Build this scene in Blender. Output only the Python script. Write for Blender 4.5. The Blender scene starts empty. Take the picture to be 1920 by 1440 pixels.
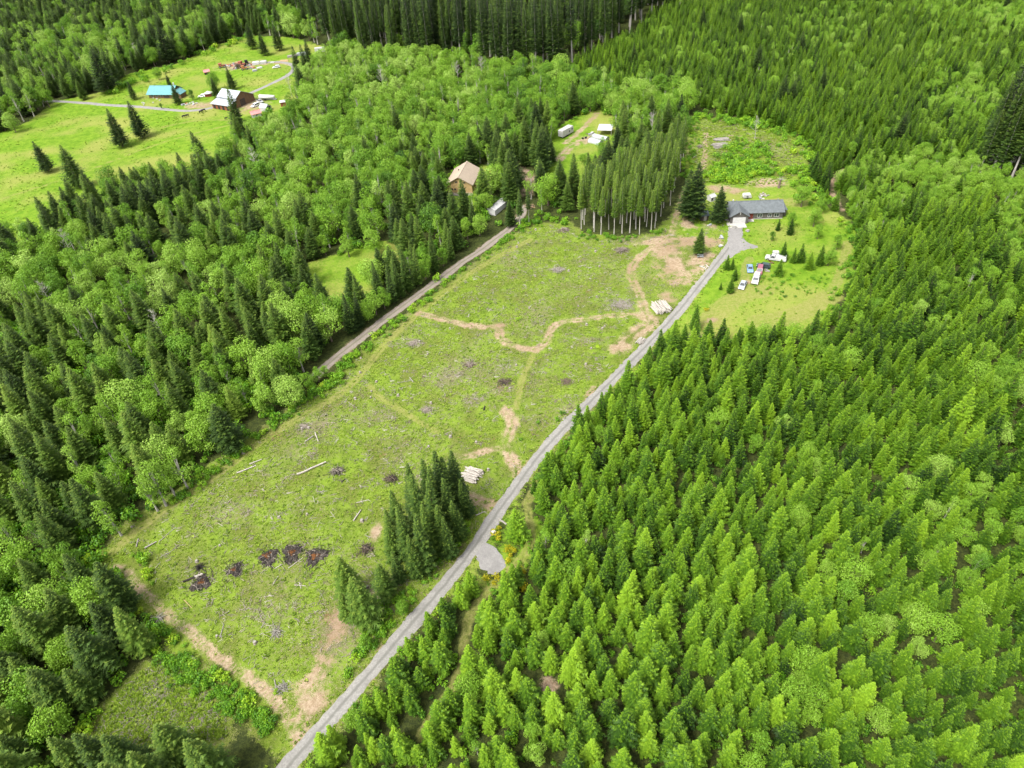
import bpy, math, random
import numpy as np
from mathutils import Vector, Matrix
R = math.radians
rnd = random.Random(7)
nr = np.random.default_rng(11)
SC = bpy.context.scene
COL = SC.collection

# ------------------------------------------------------------------ camera
CAM_H, PITCH, ROLL, FPX = 120.0, R(40.0), R(5.2), 1331.0     # drone height, look-down angle, tilt, focal length in photo pixels
cd = bpy.data.cameras.new('camera'); cam = bpy.data.objects.new('camera', cd); COL.objects.link(cam)
cam.location = (0, 0, CAM_H); cam.rotation_euler = (Matrix.Rotation(math.pi / 2 - PITCH, 3, 'X') @ Matrix.Rotation(-ROLL, 3, 'Z')).to_euler()
cd.sensor_width = 36.0; cd.lens = 36.0 * FPX / 1920.0; cd.clip_start = 1.0; cd.clip_end = 20000.0
SC.camera = cam

# ------------------------------------------------------------------ world, sun, exposure
SUN_EL, SUN_AZ = R(56), R(232)      # azimuth measured clockwise from +Y (the way the camera looks)
w = bpy.data.worlds.new('World'); SC.world = w; w.use_nodes = True
nt = w.node_tree; nt.nodes.clear()
sky = nt.nodes.new('ShaderNodeTexSky'); sky.sky_type = 'NISHITA'; sky.sun_disc = False
sky.sun_elevation = SUN_EL; sky.sun_rotation = SUN_AZ; sky.dust_density = 4.0; sky.air_density = 1.0; sky.ozone_density = 0.5
hs = nt.nodes.new('ShaderNodeHueSaturation'); hs.inputs['Saturation'].default_value = 0.22   # a bright, thin overcast
bg = nt.nodes.new('ShaderNodeBackground'); bg.inputs['Strength'].default_value = 0.125
wo = nt.nodes.new('ShaderNodeOutputWorld')
nt.links.new(sky.outputs[0], hs.inputs['Color']); nt.links.new(hs.outputs[0], bg.inputs[0]); nt.links.new(bg.outputs[0], wo.inputs[0])
sd = bpy.data.lights.new('sun', 'SUN'); sd.energy = 1.5; sd.angle = R(14); sd.color = (1.0, 0.965, 0.90)
sun = bpy.data.objects.new('sun', sd); COL.objects.link(sun)
_sv = Vector((math.sin(SUN_AZ) * math.cos(SUN_EL), math.cos(SUN_AZ) * math.cos(SUN_EL), math.sin(SUN_EL)))
sun.rotation_euler = _sv.to_track_quat('Z', 'Y').to_euler()
vs = SC.view_settings; vs.view_transform = 'Standard'; vs.look = 'None'; vs.gamma = 1.0; vs.exposure = 1.62; vs.use_curve_mapping = False
SC.render.engine = 'CYCLES'
cy = SC.cycles; cy.max_bounces = 4; cy.diffuse_bounces = 2; cy.glossy_bounces = 2; cy.transmission_bounces = 3
cy.transparent_max_bounces = 4; cy.use_denoising = True; cy.caustics_reflective = False; cy.caustics_refractive = False

# ------------------------------------------------------------------ the lie of the land, and photo pixel -> place on it
def hgt(x, y):
    x = np.asarray(x, float); y = np.asarray(y, float)
    h = 0.55 * np.sin(x * 0.031 + 0.7) * np.cos(y * 0.027 - 0.4) + 0.3 * np.sin(x * 0.07 + y * 0.05)
    t = np.clip((y - 950) / 700, 0, 1); t = t * t * (3 - 2 * t)
    return h + t * 70 + t * 12 * np.sin(x * 0.006)
def hz(x, y): return float(hgt(x, y))
_F = np.array([0, math.cos(PITCH), -math.sin(PITCH)]); _U0 = np.array([0, math.sin(PITCH), math.cos(PITCH)])
_X0 = np.array([1.0, 0, 0]); _X = _X0 * math.cos(ROLL) - _U0 * math.sin(ROLL); _U = _U0 * math.cos(ROLL) + _X0 * math.sin(ROLL)
def G(px, py, up=0.0):
    """the point of the ground (or `up` metres above it) seen at a photo pixel"""
    d = _F + (px - 960) / FPX * _X - (py - 720) / FPX * _U
    z = 0.0
    for _ in range(8):
        t = (CAM_H - z - up) / -d[2]; x, y = d[0] * t, d[1] * t; z = hz(x, y)
    return (float(x), float(y))
def PX(x, y, z):
    v0 = x; v1 = y; v2 = z - CAM_H
    dep = v1 * _F[1] + v2 * _F[2]
    return 960 + FPX * (v0 * _X[0] + v1 * _X[1] + v2 * _X[2]) / dep, 720 - FPX * (v0 * _U[0] + v1 * _U[1] + v2 * _U[2]) / dep, FPX / dep
def W(pts): return np.array([G(*p) for p in pts])
def smooth(poly, n=3):
    p = np.array(poly, float)
    for _ in range(n):
        q = [p[0]]
        for a, b in zip(p[:-1], p[1:]): q += [a * .75 + b * .25, a * .25 + b * .75]
        q.append(p[-1]); p = np.array(q)
    return p
def dist_line(x, y, line):
    d = np.full(np.shape(x), 1e9)
    lo = line.min(0) - 40; hi = line.max(0) + 40
    m = (x > lo[0]) & (x < hi[0]) & (y > lo[1]) & (y < hi[1])
    if not m.any(): return d
    xm, ym = x[m], y[m]; dm = d[m]
    for (ax, ay), (bx, by) in zip(line[:-1], line[1:]):
        vx, vy = bx - ax, by - ay; L = vx * vx + vy * vy + 1e-9
        t = np.clip(((xm - ax) * vx + (ym - ay) * vy) / L, 0, 1)
        dm = np.minimum(dm, np.hypot(xm - ax - t * vx, ym - ay - t * vy))
    d[m] = dm
    return d
def inside(x, y, poly):
    c = np.zeros(np.shape(x), bool)
    n = len(poly)
    for i in range(n):
        x1, y1 = poly[i]; x2, y2 = poly[(i + 1) % n]
        if y1 == y2: continue
        k = ((y1 > y) != (y2 > y)) & (x < (x2 - x1) * (y - y1) / (y2 - y1) + x1)
        c ^= k
    return c
def soft_poly(x, y, poly, soft):
    """1 inside, falling to 0 over `soft` metres outside"""
    lo = poly.min(0) - soft; hi = poly.max(0) + soft
    m = (x > lo[0]) & (x < hi[0]) & (y > lo[1]) & (y < hi[1])
    o = np.zeros(np.shape(x))
    if m.any():
        xm, ym = x[m], y[m]; i = inside(xm, ym, poly)
        d = dist_line(xm, ym, np.vstack([poly, poly[:1]]))
        o[m] = np.where(i, 1, np.clip(1 - d / soft, 0, 1))
    return o

# ------------------------------------------------------------------ layout traced on the ground (photo pixels -> metres)
road = smooth(W([(505, 1480), (560, 1415), (642, 1320), (707, 1247), (773, 1168), (840, 1090), (892, 1023), (930, 965), (965, 918), (996, 872), (1028, 834), (1063, 797), (1107, 753), (1150, 711), (1200, 661), (1229, 630), (1260, 597), (1287, 567), (1320, 523), (1350, 487), (1367, 465), (1377, 445), (1380, 424)]))
sideroad = smooth(W([(588, 708), (605, 693), (640, 662), (668, 640), (727, 595), (783, 553), (807, 537), (840, 512), (873, 487), (900, 471), (928, 449), (955, 430), (975, 408), (985, 385)]))
homedrive = smooth(W([(60, 188), (112, 190), (160, 193), (210, 198), (250, 199), (300, 204), (340, 208), (370, 207), (395, 203), (415, 196), (440, 185), (462, 178), (500, 161), (530, 147), (546, 137), (553, 127), (545, 119), (520, 115), (490, 119), (450, 124)]))
trail = smooth(W([(986, 945), (994, 975), (998, 1005), (988, 1037), (960, 1067), (930, 1092), (907, 1113), (882, 1150), (872, 1185), (869, 1247), (847, 1293), (822, 1325), (790, 1380)]))
field = W([(640, 1345), (560, 1420), (480, 1345), (400, 1260), (330, 1190), (255, 1125), (205, 1080), (180, 1050), (215, 1008), (300, 950), (370, 900), (440, 850), (520, 795), (590, 742), (640, 700), (700, 650), (770, 590), (830, 545), (900, 492), (960, 445), (1000, 425), (1060, 420), (1085, 440), (1140, 448), (1200, 448), (1240, 435), (1268, 405), (1285, 370), (1330, 350), (1380, 420), (1378, 450), (1320, 523), (1260, 597), (1200, 663), (1140, 733), (1063, 795), (996, 872), (930, 965), (840, 1090), (773, 1168), (707, 1247)])
yard = W([(1378, 450), (1320, 523), (1260, 597), (1232, 632), (1300, 642), (1400, 628), (1480, 625), (1545, 588), (1588, 520), (1600, 460), (1590, 415), (1545, 392), (1520, 365), (1490, 342), (1440, 330), (1330, 345), (1270, 400), (1290, 440), (1340, 470)])
upclear = W([(1300, 340), (1292, 300), (1296, 250), (1312, 222), (1360, 224), (1420, 232), (1480, 250), (1512, 285), (1500, 320), (1470, 345), (1400, 350)])
meadow1 = W([(108, 190), (160, 180), (212, 172), (240, 140), (330, 122), (400, 90), (465, 68), (545, 72), (610, 92), (640, 98), (600, 130), (556, 160), (560, 195), (530, 215), (470, 235), (455, 268), (420, 300), (330, 330), (240, 355), (150, 400), (90, 440), (0, 470), (-120, 490), (-180, 300), (-100, 240), (0, 252), (60, 228)])
meadow2 = W([(572, 520), (590, 495), (640, 480), (720, 458), (765, 470), (750, 495), (705, 530), (680, 575), (620, 585), (585, 565)])
tanyard = W([(838, 345), (850, 325), (900, 312), (930, 318), (938, 338), (905, 362), (895, 385), (865, 420), (845, 425), (838, 390)])
trailclear = W([(1035, 335), (1030, 290), (1036, 255), (1060, 235), (1100, 215), (1130, 205), (1160, 238), (1150, 270), (1115, 290), (1100, 310), (1075, 345), (1045, 352)])
farbit = W([(1145, 190), (1160, 178), (1190, 176), (1200, 186), (1175, 196)])
padclear = W([(905, 990), (940, 950), (990, 945), (1012, 985), (1008, 1040), (970, 1085), (905, 1110), (872, 1100), (868, 1045)])
cornerlawn = W([(200, 1330), (262, 1262), (318, 1238), (350, 1262), (390, 1310), (420, 1345), (425, 1385), (170, 1395)])
gravelpad = W([(884, 1030), (906, 1012), (932, 1028), (950, 1052), (946, 1068), (926, 1082), (902, 1066)])
flare = W([(1364, 470), (1356, 490), (1350, 492), (1372, 482), (1390, 470), (1421, 464), (1420, 461), (1404, 456), (1393, 446), (1392, 432), (1392, 426), (1366, 426), (1364, 450)])
# bare dirt: (line, half width m) and blobs (px, py, rx m, ry m)
DIRT = [([(1320, 446), (1270, 450), (1225, 460), (1207, 476), (1190, 490), (1183, 505), (1183, 520), (1190, 535), (1199, 552), (1206, 571), (1211, 588), (1212, 599)], 1.35),
        ([(1212, 595), (1176, 591), (1150, 590), (1100, 599), (1060, 602), (1036, 611), (1024, 643), (1003, 660)], 1.1),
        ([(786, 588), (827, 597), (867, 608), (907, 615), (937, 612), (934, 627), (945, 641), (973, 653), (1003, 655)], 1.2),
        ([(1205, 594), (1230, 603), (1190, 622), (1172, 645), (1160, 655)], 2.2),
        ([(948, 770), (962, 790), (953, 815), (946, 838), (962, 860), (968, 885)], 1.5), ([(947, 838), (920, 843), (862, 860)], 0.9),
        ([(885, 934), (905, 942), (925, 945)], 1.6),
        ([(242, 1075), (257, 1103), (297, 1132), (323, 1160), (363, 1188), (393, 1220), (433, 1248), (473, 1274), (503, 1298), (530, 1330), (560, 1390)], 0.95),
        ([(627, 1200), (604, 1250), (585, 1300), (560, 1370)], 1.6), ([(580, 1290), (600, 1270), (622, 1215)], 0.8),
        ([(1324, 250), (1322, 275), (1322, 293), (1317, 316), (1290, 345), (1274, 385), (1266, 415), (1258, 440)], 1.0),
        ([(1330, 256), (1360, 254), (1390, 255)], .7), ([(1094, 765), (1102, 742), (1112, 728)], .8),
        ([(1580, 395), (1558, 362), (1562, 335), (1585, 318)], 0.9),
        ([(975, 318), (992, 332), (996, 348), (988, 362)], 2.2), ([(1045, 300), (1075, 270), (1100, 262), (1118, 258)], 2.0), ([(1060, 268), (1100, 235), (1120, 212)], 1.2),
        ([(455, 122), (480, 122), (520, 116), (550, 122)], 2.2)]
DIRT = [(smooth(W(p), 2), hw) for p, hw in DIRT]
BLOB = [(220, 1063, 1.8, 1.2), (583, 1306, 3.6, 4.2), (632, 1165, 2.2, 3.4), (1262, 490, 4.5, 5.2), (1282, 527, 4.8, 2.4), (1250, 556, 2.6, 3.5), (1285, 455, 7, 4), (1330, 455, 6, 3.5), (1318, 480, 5, 4), (1165, 650, 2.6, 2.6), (1440, 343, 7.5, 4.6),
        (1352, 354, 6, 4), (1290, 420, 3.2, 6), (1330, 425, 3, 3), (935, 610, 2.4, 1.4), (705, 1000, 1.2, 2.4), (1095, 758, 1.2, 1.0), (960, 780, 1.8, 1.8), (905, 345, 5, 4), (1105, 262, 5, 5), (450, 122, 14, 9), (470, 196, 9, 12), (380, 197, 10, 6), (1300, 632, 3, 2.4),
        (1335, 600, 2, 1.2), (1245, 470, 7, 5), (1270, 505, 8, 7), (1300, 500, 7, 5), (1240, 452, 9, 3.5), (1380, 358, 5, 2.5), (440, 230, 4, 1.2), (1030, 1285, 1.6, 2), (1405, 530, 1.2, 2)]
BLOB = [(G(a, b), c, d) for a, b, c, d in BLOB]
# mown or driven-on dry grass
TRACK = [([(213, 1033), (262, 990), (320, 947), (367, 918), (427, 878), (467, 842), (533, 800), (600, 760), (640, 738), (677, 703), (723, 642), (770, 600), (827, 553), (880, 513), (940, 477), (993, 450)], 1.1),
         ([(693, 723), (717, 750), (757, 773), (820, 810)], .8), ([(1002, 660), (988, 690), (978, 712), (972, 745), (968, 765)], .8),
         ([(1395, 530), (1390, 545), (1347, 583), (1313, 612)], 1.5), ([(1590, 455), (1580, 507), (1557, 553), (1527, 583), (1487, 603), (1440, 612)], 1.4),
         ([(1406, 485), (1396, 505), (1398, 520), (1390, 540)], 1.3), ([(470, 232), (400, 222), (330, 232), (300, 240)], .8), ([(0, 374), (120, 337), (200, 306), (290, 270), (430, 234)], .8), ([(1330, 600), (1380, 555), (1430, 545)], 3.2), ([(1420, 604), (1500, 590), (1560, 555)], 3.0), ([(1400, 395), (1440, 378), (1500, 380)], 3), ([(990, 940), (1010, 900), (1060, 840)], 1.0)]
TRACK = [(smooth(W(p), 2), hw) for p, hw in TRACK]
TRACK.append((trail, 0.9))
SLASH = [(1165, 570, 7, 5), (1400, 585, 7, 4), (1330, 600, 4, 3), (1190, 450, 12, 3), (760, 645, 4, 3), (945, 690, 4, 3), (700, 1120, 4, 6), (600, 800, 5, 4), (640, 1190, 5, 5), (500, 1150, 6, 4), (1080, 770, 5, 4), (830, 710, 5, 4), (700, 780, 6, 4), (430, 960, 6, 4), (1040, 505, 4, 2.5), (1000, 790, 4, 3), (1480, 560, 5, 3), (940, 730, 3, 2), (790, 900, 4, 4), (880, 750, 4, 2.5), (1100, 640, 3, 2), (560, 850, 4, 3)]
SLASH = [(G(a, b), c, d) for a, b, c, d in SLASH]

def masks(x, y):
    m = {}
    m['field'] = np.maximum(np.maximum(soft_poly(x, y, field, 4), soft_poly(x, y, upclear, 4)), soft_poly(x, y, cornerlawn, 3))
    lawn = soft_poly(x, y, yard, 3)
    for p in (meadow1, meadow2, tanyard, trailclear, farbit): lawn = np.maximum(lawn, soft_poly(x, y, p, 4))
    lawn = np.maximum(lawn, .55 * soft_poly(x, y, padclear, 3))
    m['lawn'] = lawn
    d = np.zeros(np.shape(x))
    for ln, hw in DIRT:
        q = dist_line(x, y, ln); d = np.maximum(d, np.clip(1.28 - q / (hw * 1.75), 0, 1) * (1 - .34 * np.exp(-(q / (hw * .3)) ** 2)))
    for (cx, cy_), rx, ry in BLOB:
        d = np.maximum(d, np.clip(1.3 - .72 * np.hypot((x - cx) / rx, (y - cy_) / ry), 0, 1))
    d = np.maximum(d, np.clip(1.35 - dist_line(x, y, road) / 2.4, 0, 1) * .7)
    d = np.maximum(d, np.clip(1.3 - dist_line(x, y, sideroad) / 2.6, 0, 1) * .8)
    d = np.maximum(d, np.clip(1.35 - dist_line(x, y, homedrive) / 2.4, 0, 1) * .6)
    m['dirt'] = d
    t = np.zeros(np.shape(x))
    for ln, hw in TRACK:
        q = dist_line(x, y, ln); t = np.maximum(t, np.clip(1.6 - np.abs(q - hw * .55) / (hw * .5), 0, 1) * np.clip(2 - q / hw, 0, 1))
    m['track'] = t
    s = np.zeros(np.shape(x))
    for (cx, cy_), rx, ry in SLASH: s = np.maximum(s, np.clip(1.4 - np.hypot((x - cx) / rx, (y - cy_) / ry), 0, 1))
    m['slash'] = s
    return m

# ------------------------------------------------------------------ material helpers
MATS = {}
class NT:
    def __init__(s, name):
        s.m = bpy.data.materials.new(name); s.m.use_nodes = True; s.t = s.m.node_tree; s.t.nodes.clear(); MATS[name] = s.m
        s.out = s.t.nodes.new('ShaderNodeOutputMaterial')
    def n(s, k, **kw):
        o = s.t.nodes.new(k)
        for a, b in kw.items(): setattr(o, a, b)
        return o
    def l(s, a, b): s.t.links.new(a, b)
    def attr(s, name, kind='GEOMETRY'):
        a = s.n('ShaderNodeAttribute', attribute_name=name, attribute_type=kind); return a.outputs['Fac']
    def pos(s):
        return s.n('ShaderNodeNewGeometry').outputs['Position']
    def noise(s, scale, detail=3, rough=.6, vec=None, out='Fac'):
        o = s.n('ShaderNodeTexNoise'); o.inputs['Scale'].default_value = scale; o.inputs['Detail'].default_value = detail; o.inputs['Roughness'].default_value = rough
        if vec is not None: s.l(vec, o.inputs['Vector'])
        return o.outputs[out]
    def math(s, op, a, b=None, c=None, clamp=False):
        o = s.n('ShaderNodeMath', operation=op, use_clamp=clamp)
        for i, v in enumerate((a, b, c)):
            if v is None: continue
            if isinstance(v, (int, float)): o.inputs[i].default_value = v
            else: s.l(v, o.inputs[i])
        return o.outputs[0]
    def rng(s, v, a, b, lo=0.0, hi=1.0):
        o = s.n('ShaderNodeMapRange', interpolation_type='SMOOTHSTEP'); s.l(v, o.inputs[0])
        for i, k in enumerate((a, b, lo, hi)): o.inputs[i + 1].default_value = k
        return o.outputs[0]
    def mix(s, f, a, b, mode='MIX'):
        o = s.n('ShaderNodeMix', data_type='RGBA', blend_type=mode)
        for i, v in ((0, f), (6, a), (7, b)):
            if isinstance(v, (int, float)): o.inputs[i].default_value = v
            elif isinstance(v, tuple): o.inputs[i].default_value = (*v, 1)
            else: s.l(v, o.inputs[i])
        return o.outputs[2]
    def ramp(s, f, stops):
        o = s.n('ShaderNodeValToRGB'); e = o.color_ramp.elements
        while len(e) < len(stops): e.new(.5)
        for k, (p, c) in zip(e, stops): k.position = p; k.color = (*c, 1)
        s.l(f, o.inputs[0]); return o.outputs[0]
    def bsdf(s, col, rough=.8, spec=.3, metal=0.0, bump=None, bstr=.4, bdist=.1, coat=0.0):
        b = s.n('ShaderNodeBsdfPrincipled')
        if isinstance(col, tuple): b.inputs['Base Color'].default_value = (*col, 1)
        else: s.l(col, b.inputs['Base Color'])
        if isinstance(rough, float): b.inputs['Roughness'].default_value = rough
        else: s.l(rough, b.inputs['Roughness'])
        b.inputs['Specular IOR Level'].default_value = spec; b.inputs['Metallic'].default_value = metal; b.inputs['Coat Weight'].default_value = coat
        if bump is not None:
            q = s.n('ShaderNodeBump'); q.inputs['Strength'].default_value = bstr; q.inputs['Distance'].default_value = bdist
            s.l(bump, q.inputs['Height']); s.l(q.outputs[0], b.inputs['Normal'])
        s.l(b.outputs[0], s.out.inputs[0]); return b

def worn(name, c, c2=None, scale=2.0, rough=.75, spec=.3, metal=0.0, coat=0.0, bstr=.25):
    """a plain coloured surface with mottling and a little grain"""
    k = NT(name); c2 = c2 or tuple(v * .72 for v in c)
    tc = k.n('ShaderNodeTexCoord').outputs['Object']
    f = k.rng(k.noise(scale, 5, .65, tc), .3, .72)
    k.bsdf(k.mix(f, c, c2), rough, spec, metal, k.noise(scale * 9, 2, .5, tc), bstr, .02, coat); return k.m

# --- ground
def ground_material():
    k = NT('ground_cover_soil'); p = k.pos()
    n1 = k.noise(.045, 1, .55, p); n2 = k.noise(.30, 3, .68, p); n3 = k.noise(1.3, 2, .7, p); n4 = k.noise(4.5, 2, .75, p)
    fine = k.math('ADD', k.math('MULTIPLY', n3, .5), k.math('MULTIPLY', n4, .5))
    # cut-over field: fresh weeds, duller grass, grey-tan wood waste
    g = k.mix(k.rng(n2, .36, .62), (.076, .125, .012), (.132, .205, .018))
    g = k.mix(k.rng(n4, .42, .72), g, (.165, .215, .030))
    big = k.noise(.11, 2, .6, p)
    g = k.mix(k.rng(big, .40, .66, 0, .75), g, k.mix(k.rng(n4, .4, .7), (.078, .098, .016), (.145, .135, .048)))
    waste = k.mix(k.rng(n4, .35, .65), (.115, .098, .055), (.20, .172, .11))
    wf = k.math('ADD', k.math('ADD', fine, k.math('MULTIPLY', n1, .42)), k.math('MULTIPLY', k.attr('slash'), .09))
    g = k.mix(k.rng(wf, .69, .95), g, waste)
    g = k.mix(k.rng(k.math('ADD', big, k.math('MULTIPLY', k.math('SUBTRACT', n3, .5), .5)), .71, .80, 0, .65), g, (.125, .062, .03))
    # lawns and meadow
    lw = k.mix(k.rng(n2, .33, .66), (.085, .172, .009), (.145, .235, .018))
    lw = k.mix(k.rng(k.math('ADD', n1, k.math('MULTIPLY', k.math('SUBTRACT', n3, .5), .45)), .42, .70), lw, (.205, .225, .05))
    lw = k.mix(k.rng(n4, .45, .8, 0, .6), lw, (.058, .11, .009))
    fl = k.mix(k.rng(n3, .35, .65), (.024, .032, .010), (.05, .062, .015))
    edge = k.math('MULTIPLY', k.math('SUBTRACT', k.math('ADD', k.math('MULTIPLY', n2, .6), k.math('MULTIPLY', n4, .4)), .5), 2.6)
    def soft(a, lo=.36, hi=.62): return k.rng(k.math('ADD', a, edge), lo, hi)
    c = k.mix(soft(k.attr('field')), fl, g)
    c = k.mix(soft(k.attr('lawn')), c, lw)
    tr = k.mix(k.rng(n3, .35, .65), (.155, .175, .036), (.215, .205, .07))
    c = k.mix(k.math('MULTIPLY', soft(k.attr('track'), .2, .9), .7), c, tr)
    dt = k.mix(k.rng(n3, .32, .68), (.235, .163, .108), (.33, .252, .178))
    dt = k.mix(k.rng(n1, .45, .62, 0, .6), dt, (.22, .145, .095))
    dm = k.math('MULTIPLY', k.attr('dirt'), k.rng(k.noise(.16, 2, .6, p), .25, .6, .62, 1.0))
    c = k.mix(k.math('MULTIPLY', soft(dm, .40, .95), .92), c, dt)
    k.bsdf(c, .95, .08, bump=n4, bstr=.6, bdist=.25); return k.m
def gravel_material(name, tracks, a, b, mid, edgec):
    k = NT(name); p = k.pos()
    f = k.noise(3.0, 5, .75, p); big = k.noise(.35, 4, .6, p)
    c = k.mix(k.rng(f, .35, .66), a, b)
    c = k.mix(k.rng(big, .4, .7, 0, .5), c, tuple(v * .8 for v in a))
    if tracks:
        u = k.math('ABSOLUTE', k.math('ADD', k.attr('across'), k.math('MULTIPLY', k.math('SUBTRACT', k.noise(.5, 4, .7, p), .5), .35)))
        c = k.mix(k.rng(u, .28, .05, 0, .75), c, mid)
        c = k.mix(k.rng(k.math('ADD', u, k.math('MULTIPLY', k.math('SUBTRACT', f, .5), .7)), .78, 1.08), c, edgec)
    k.bsdf(c, .95, .1, bump=f, bstr=.6, bdist=.06); return k.m
M_GROUND = ground_material()
M_ROAD = gravel_material('road_gravel', True, (.185, .178, .163), (.265, .255, .235), (.125, .123, .108), (.165, .15, .095))
M_SIDE = gravel_material('side_road_gravel', True, (.17, .145, .12), (.25, .215, .18), (.12, .115, .075), (.16, .115, .075))
M_PAD = gravel_material('pad_gravel', False, (.185, .178, .17), (.25, .24, .228), None, None)
M_CONC = worn('concrete', (.40, .385, .35), (.32, .30, .27), .8, .85)

# --- foliage: `tint` is a tree's own shade, `leaf` a spray's; up conifers it mixes new growth and painted top light
def foliage(name, stops, young, rough=.6):
    k = NT(name)
    tint = k.attr('tint', 'INSTANCER'); leaf = k.attr('leaf')
    p = k.pos()
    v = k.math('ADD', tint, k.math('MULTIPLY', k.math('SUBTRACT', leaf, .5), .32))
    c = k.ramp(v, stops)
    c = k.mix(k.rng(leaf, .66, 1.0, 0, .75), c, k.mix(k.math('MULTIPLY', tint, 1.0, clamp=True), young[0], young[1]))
    d = k.n('ShaderNodeBsdfPrincipled'); k.l(c, d.inputs['Base Color']); d.inputs['Roughness'].default_value = rough; d.inputs['Specular IOR Level'].default_value = .22
    t = k.n('ShaderNodeBsdfTranslucent'); k.l(k.mix(1.0, c, (1.25, 1.25, .7), 'MULTIPLY'), t.inputs[0])
    mx = k.n('ShaderNodeMixShader'); mx.inputs[0].default_value = .2
    k.l(d.outputs[0], mx.inputs[1]); k.l(t.outputs[0], mx.inputs[2]); k.l(mx.outputs[0], k.out.inputs[0]); return k.m
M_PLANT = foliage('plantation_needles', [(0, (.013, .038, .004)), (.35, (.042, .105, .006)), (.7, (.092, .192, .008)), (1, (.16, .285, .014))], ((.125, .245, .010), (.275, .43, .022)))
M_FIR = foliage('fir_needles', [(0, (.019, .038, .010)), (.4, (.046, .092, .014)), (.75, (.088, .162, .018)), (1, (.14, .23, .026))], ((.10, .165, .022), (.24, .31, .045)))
M_LEAF = foliage('broad_leaves', [(0, (.038, .10, .012)), (.35, (.092, .205, .013)), (.7, (.165, .305, .020)), (1, (.27, .395, .08))], ((.15, .28, .013), (.30, .43, .07)), .5)
M_SHRUB = foliage('shrub_leaves', [(0, (.03, .09, .01)), (.4, (.075, .20, .01)), (.75, (.16, .32, .014)), (1, (.30, .42, .02))], ((.13, .29, .012), (.32, .47, .03)), .5)
M_BROOM = foliage('broom_flowers', [(0, (.30, .27, .006)), (1, (.44, .40, .012))], ((.10, .16, .01), (.16, .22, .012)), .6)
M_WEED = foliage('weed_leaves', [(0, (.06, .105, .014)), (.4, (.11, .19, .015)), (.75, (.19, .285, .02)), (1, (.30, .36, .07))], ((.15, .25, .012), (.32, .42, .05)), .7)
M_BARK = worn('bark', (.17, .13, .10), (.09, .07, .055), 6, .95, .05)
M_PALEBARK = worn('pale_bark', (.42, .40, .36), (.26, .235, .20), 5, .9, .08)
M_WOOD = worn('weathered_wood', (.30, .28, .25), (.19, .175, .15), 4, .9, .1)
M_WHITEWOOD = worn('peeled_wood', (.42, .385, .34), (.25, .225, .195), 5, .85, .1)
M_CUT = worn('cut_wood', (.50, .36, .21), (.36, .24, .13), 5, .9, .1)
M_SLASH = worn('slash_wood', (.31, .275, .23), (.17, .14, .115), 3, .95, .06)
M_CHAR = worn('charcoal', (.022, .020, .018), (.055, .048, .042), 4, .95, .1)
M_ASH = worn('burnt_soil', (.018, .016, .014), (.075, .064, .055), 1.1, .97, .05)
M_RUST = worn('fire_reddened_soil', (.15, .062, .02), (.06, .03, .016), 2.2, .95, .05)

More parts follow.
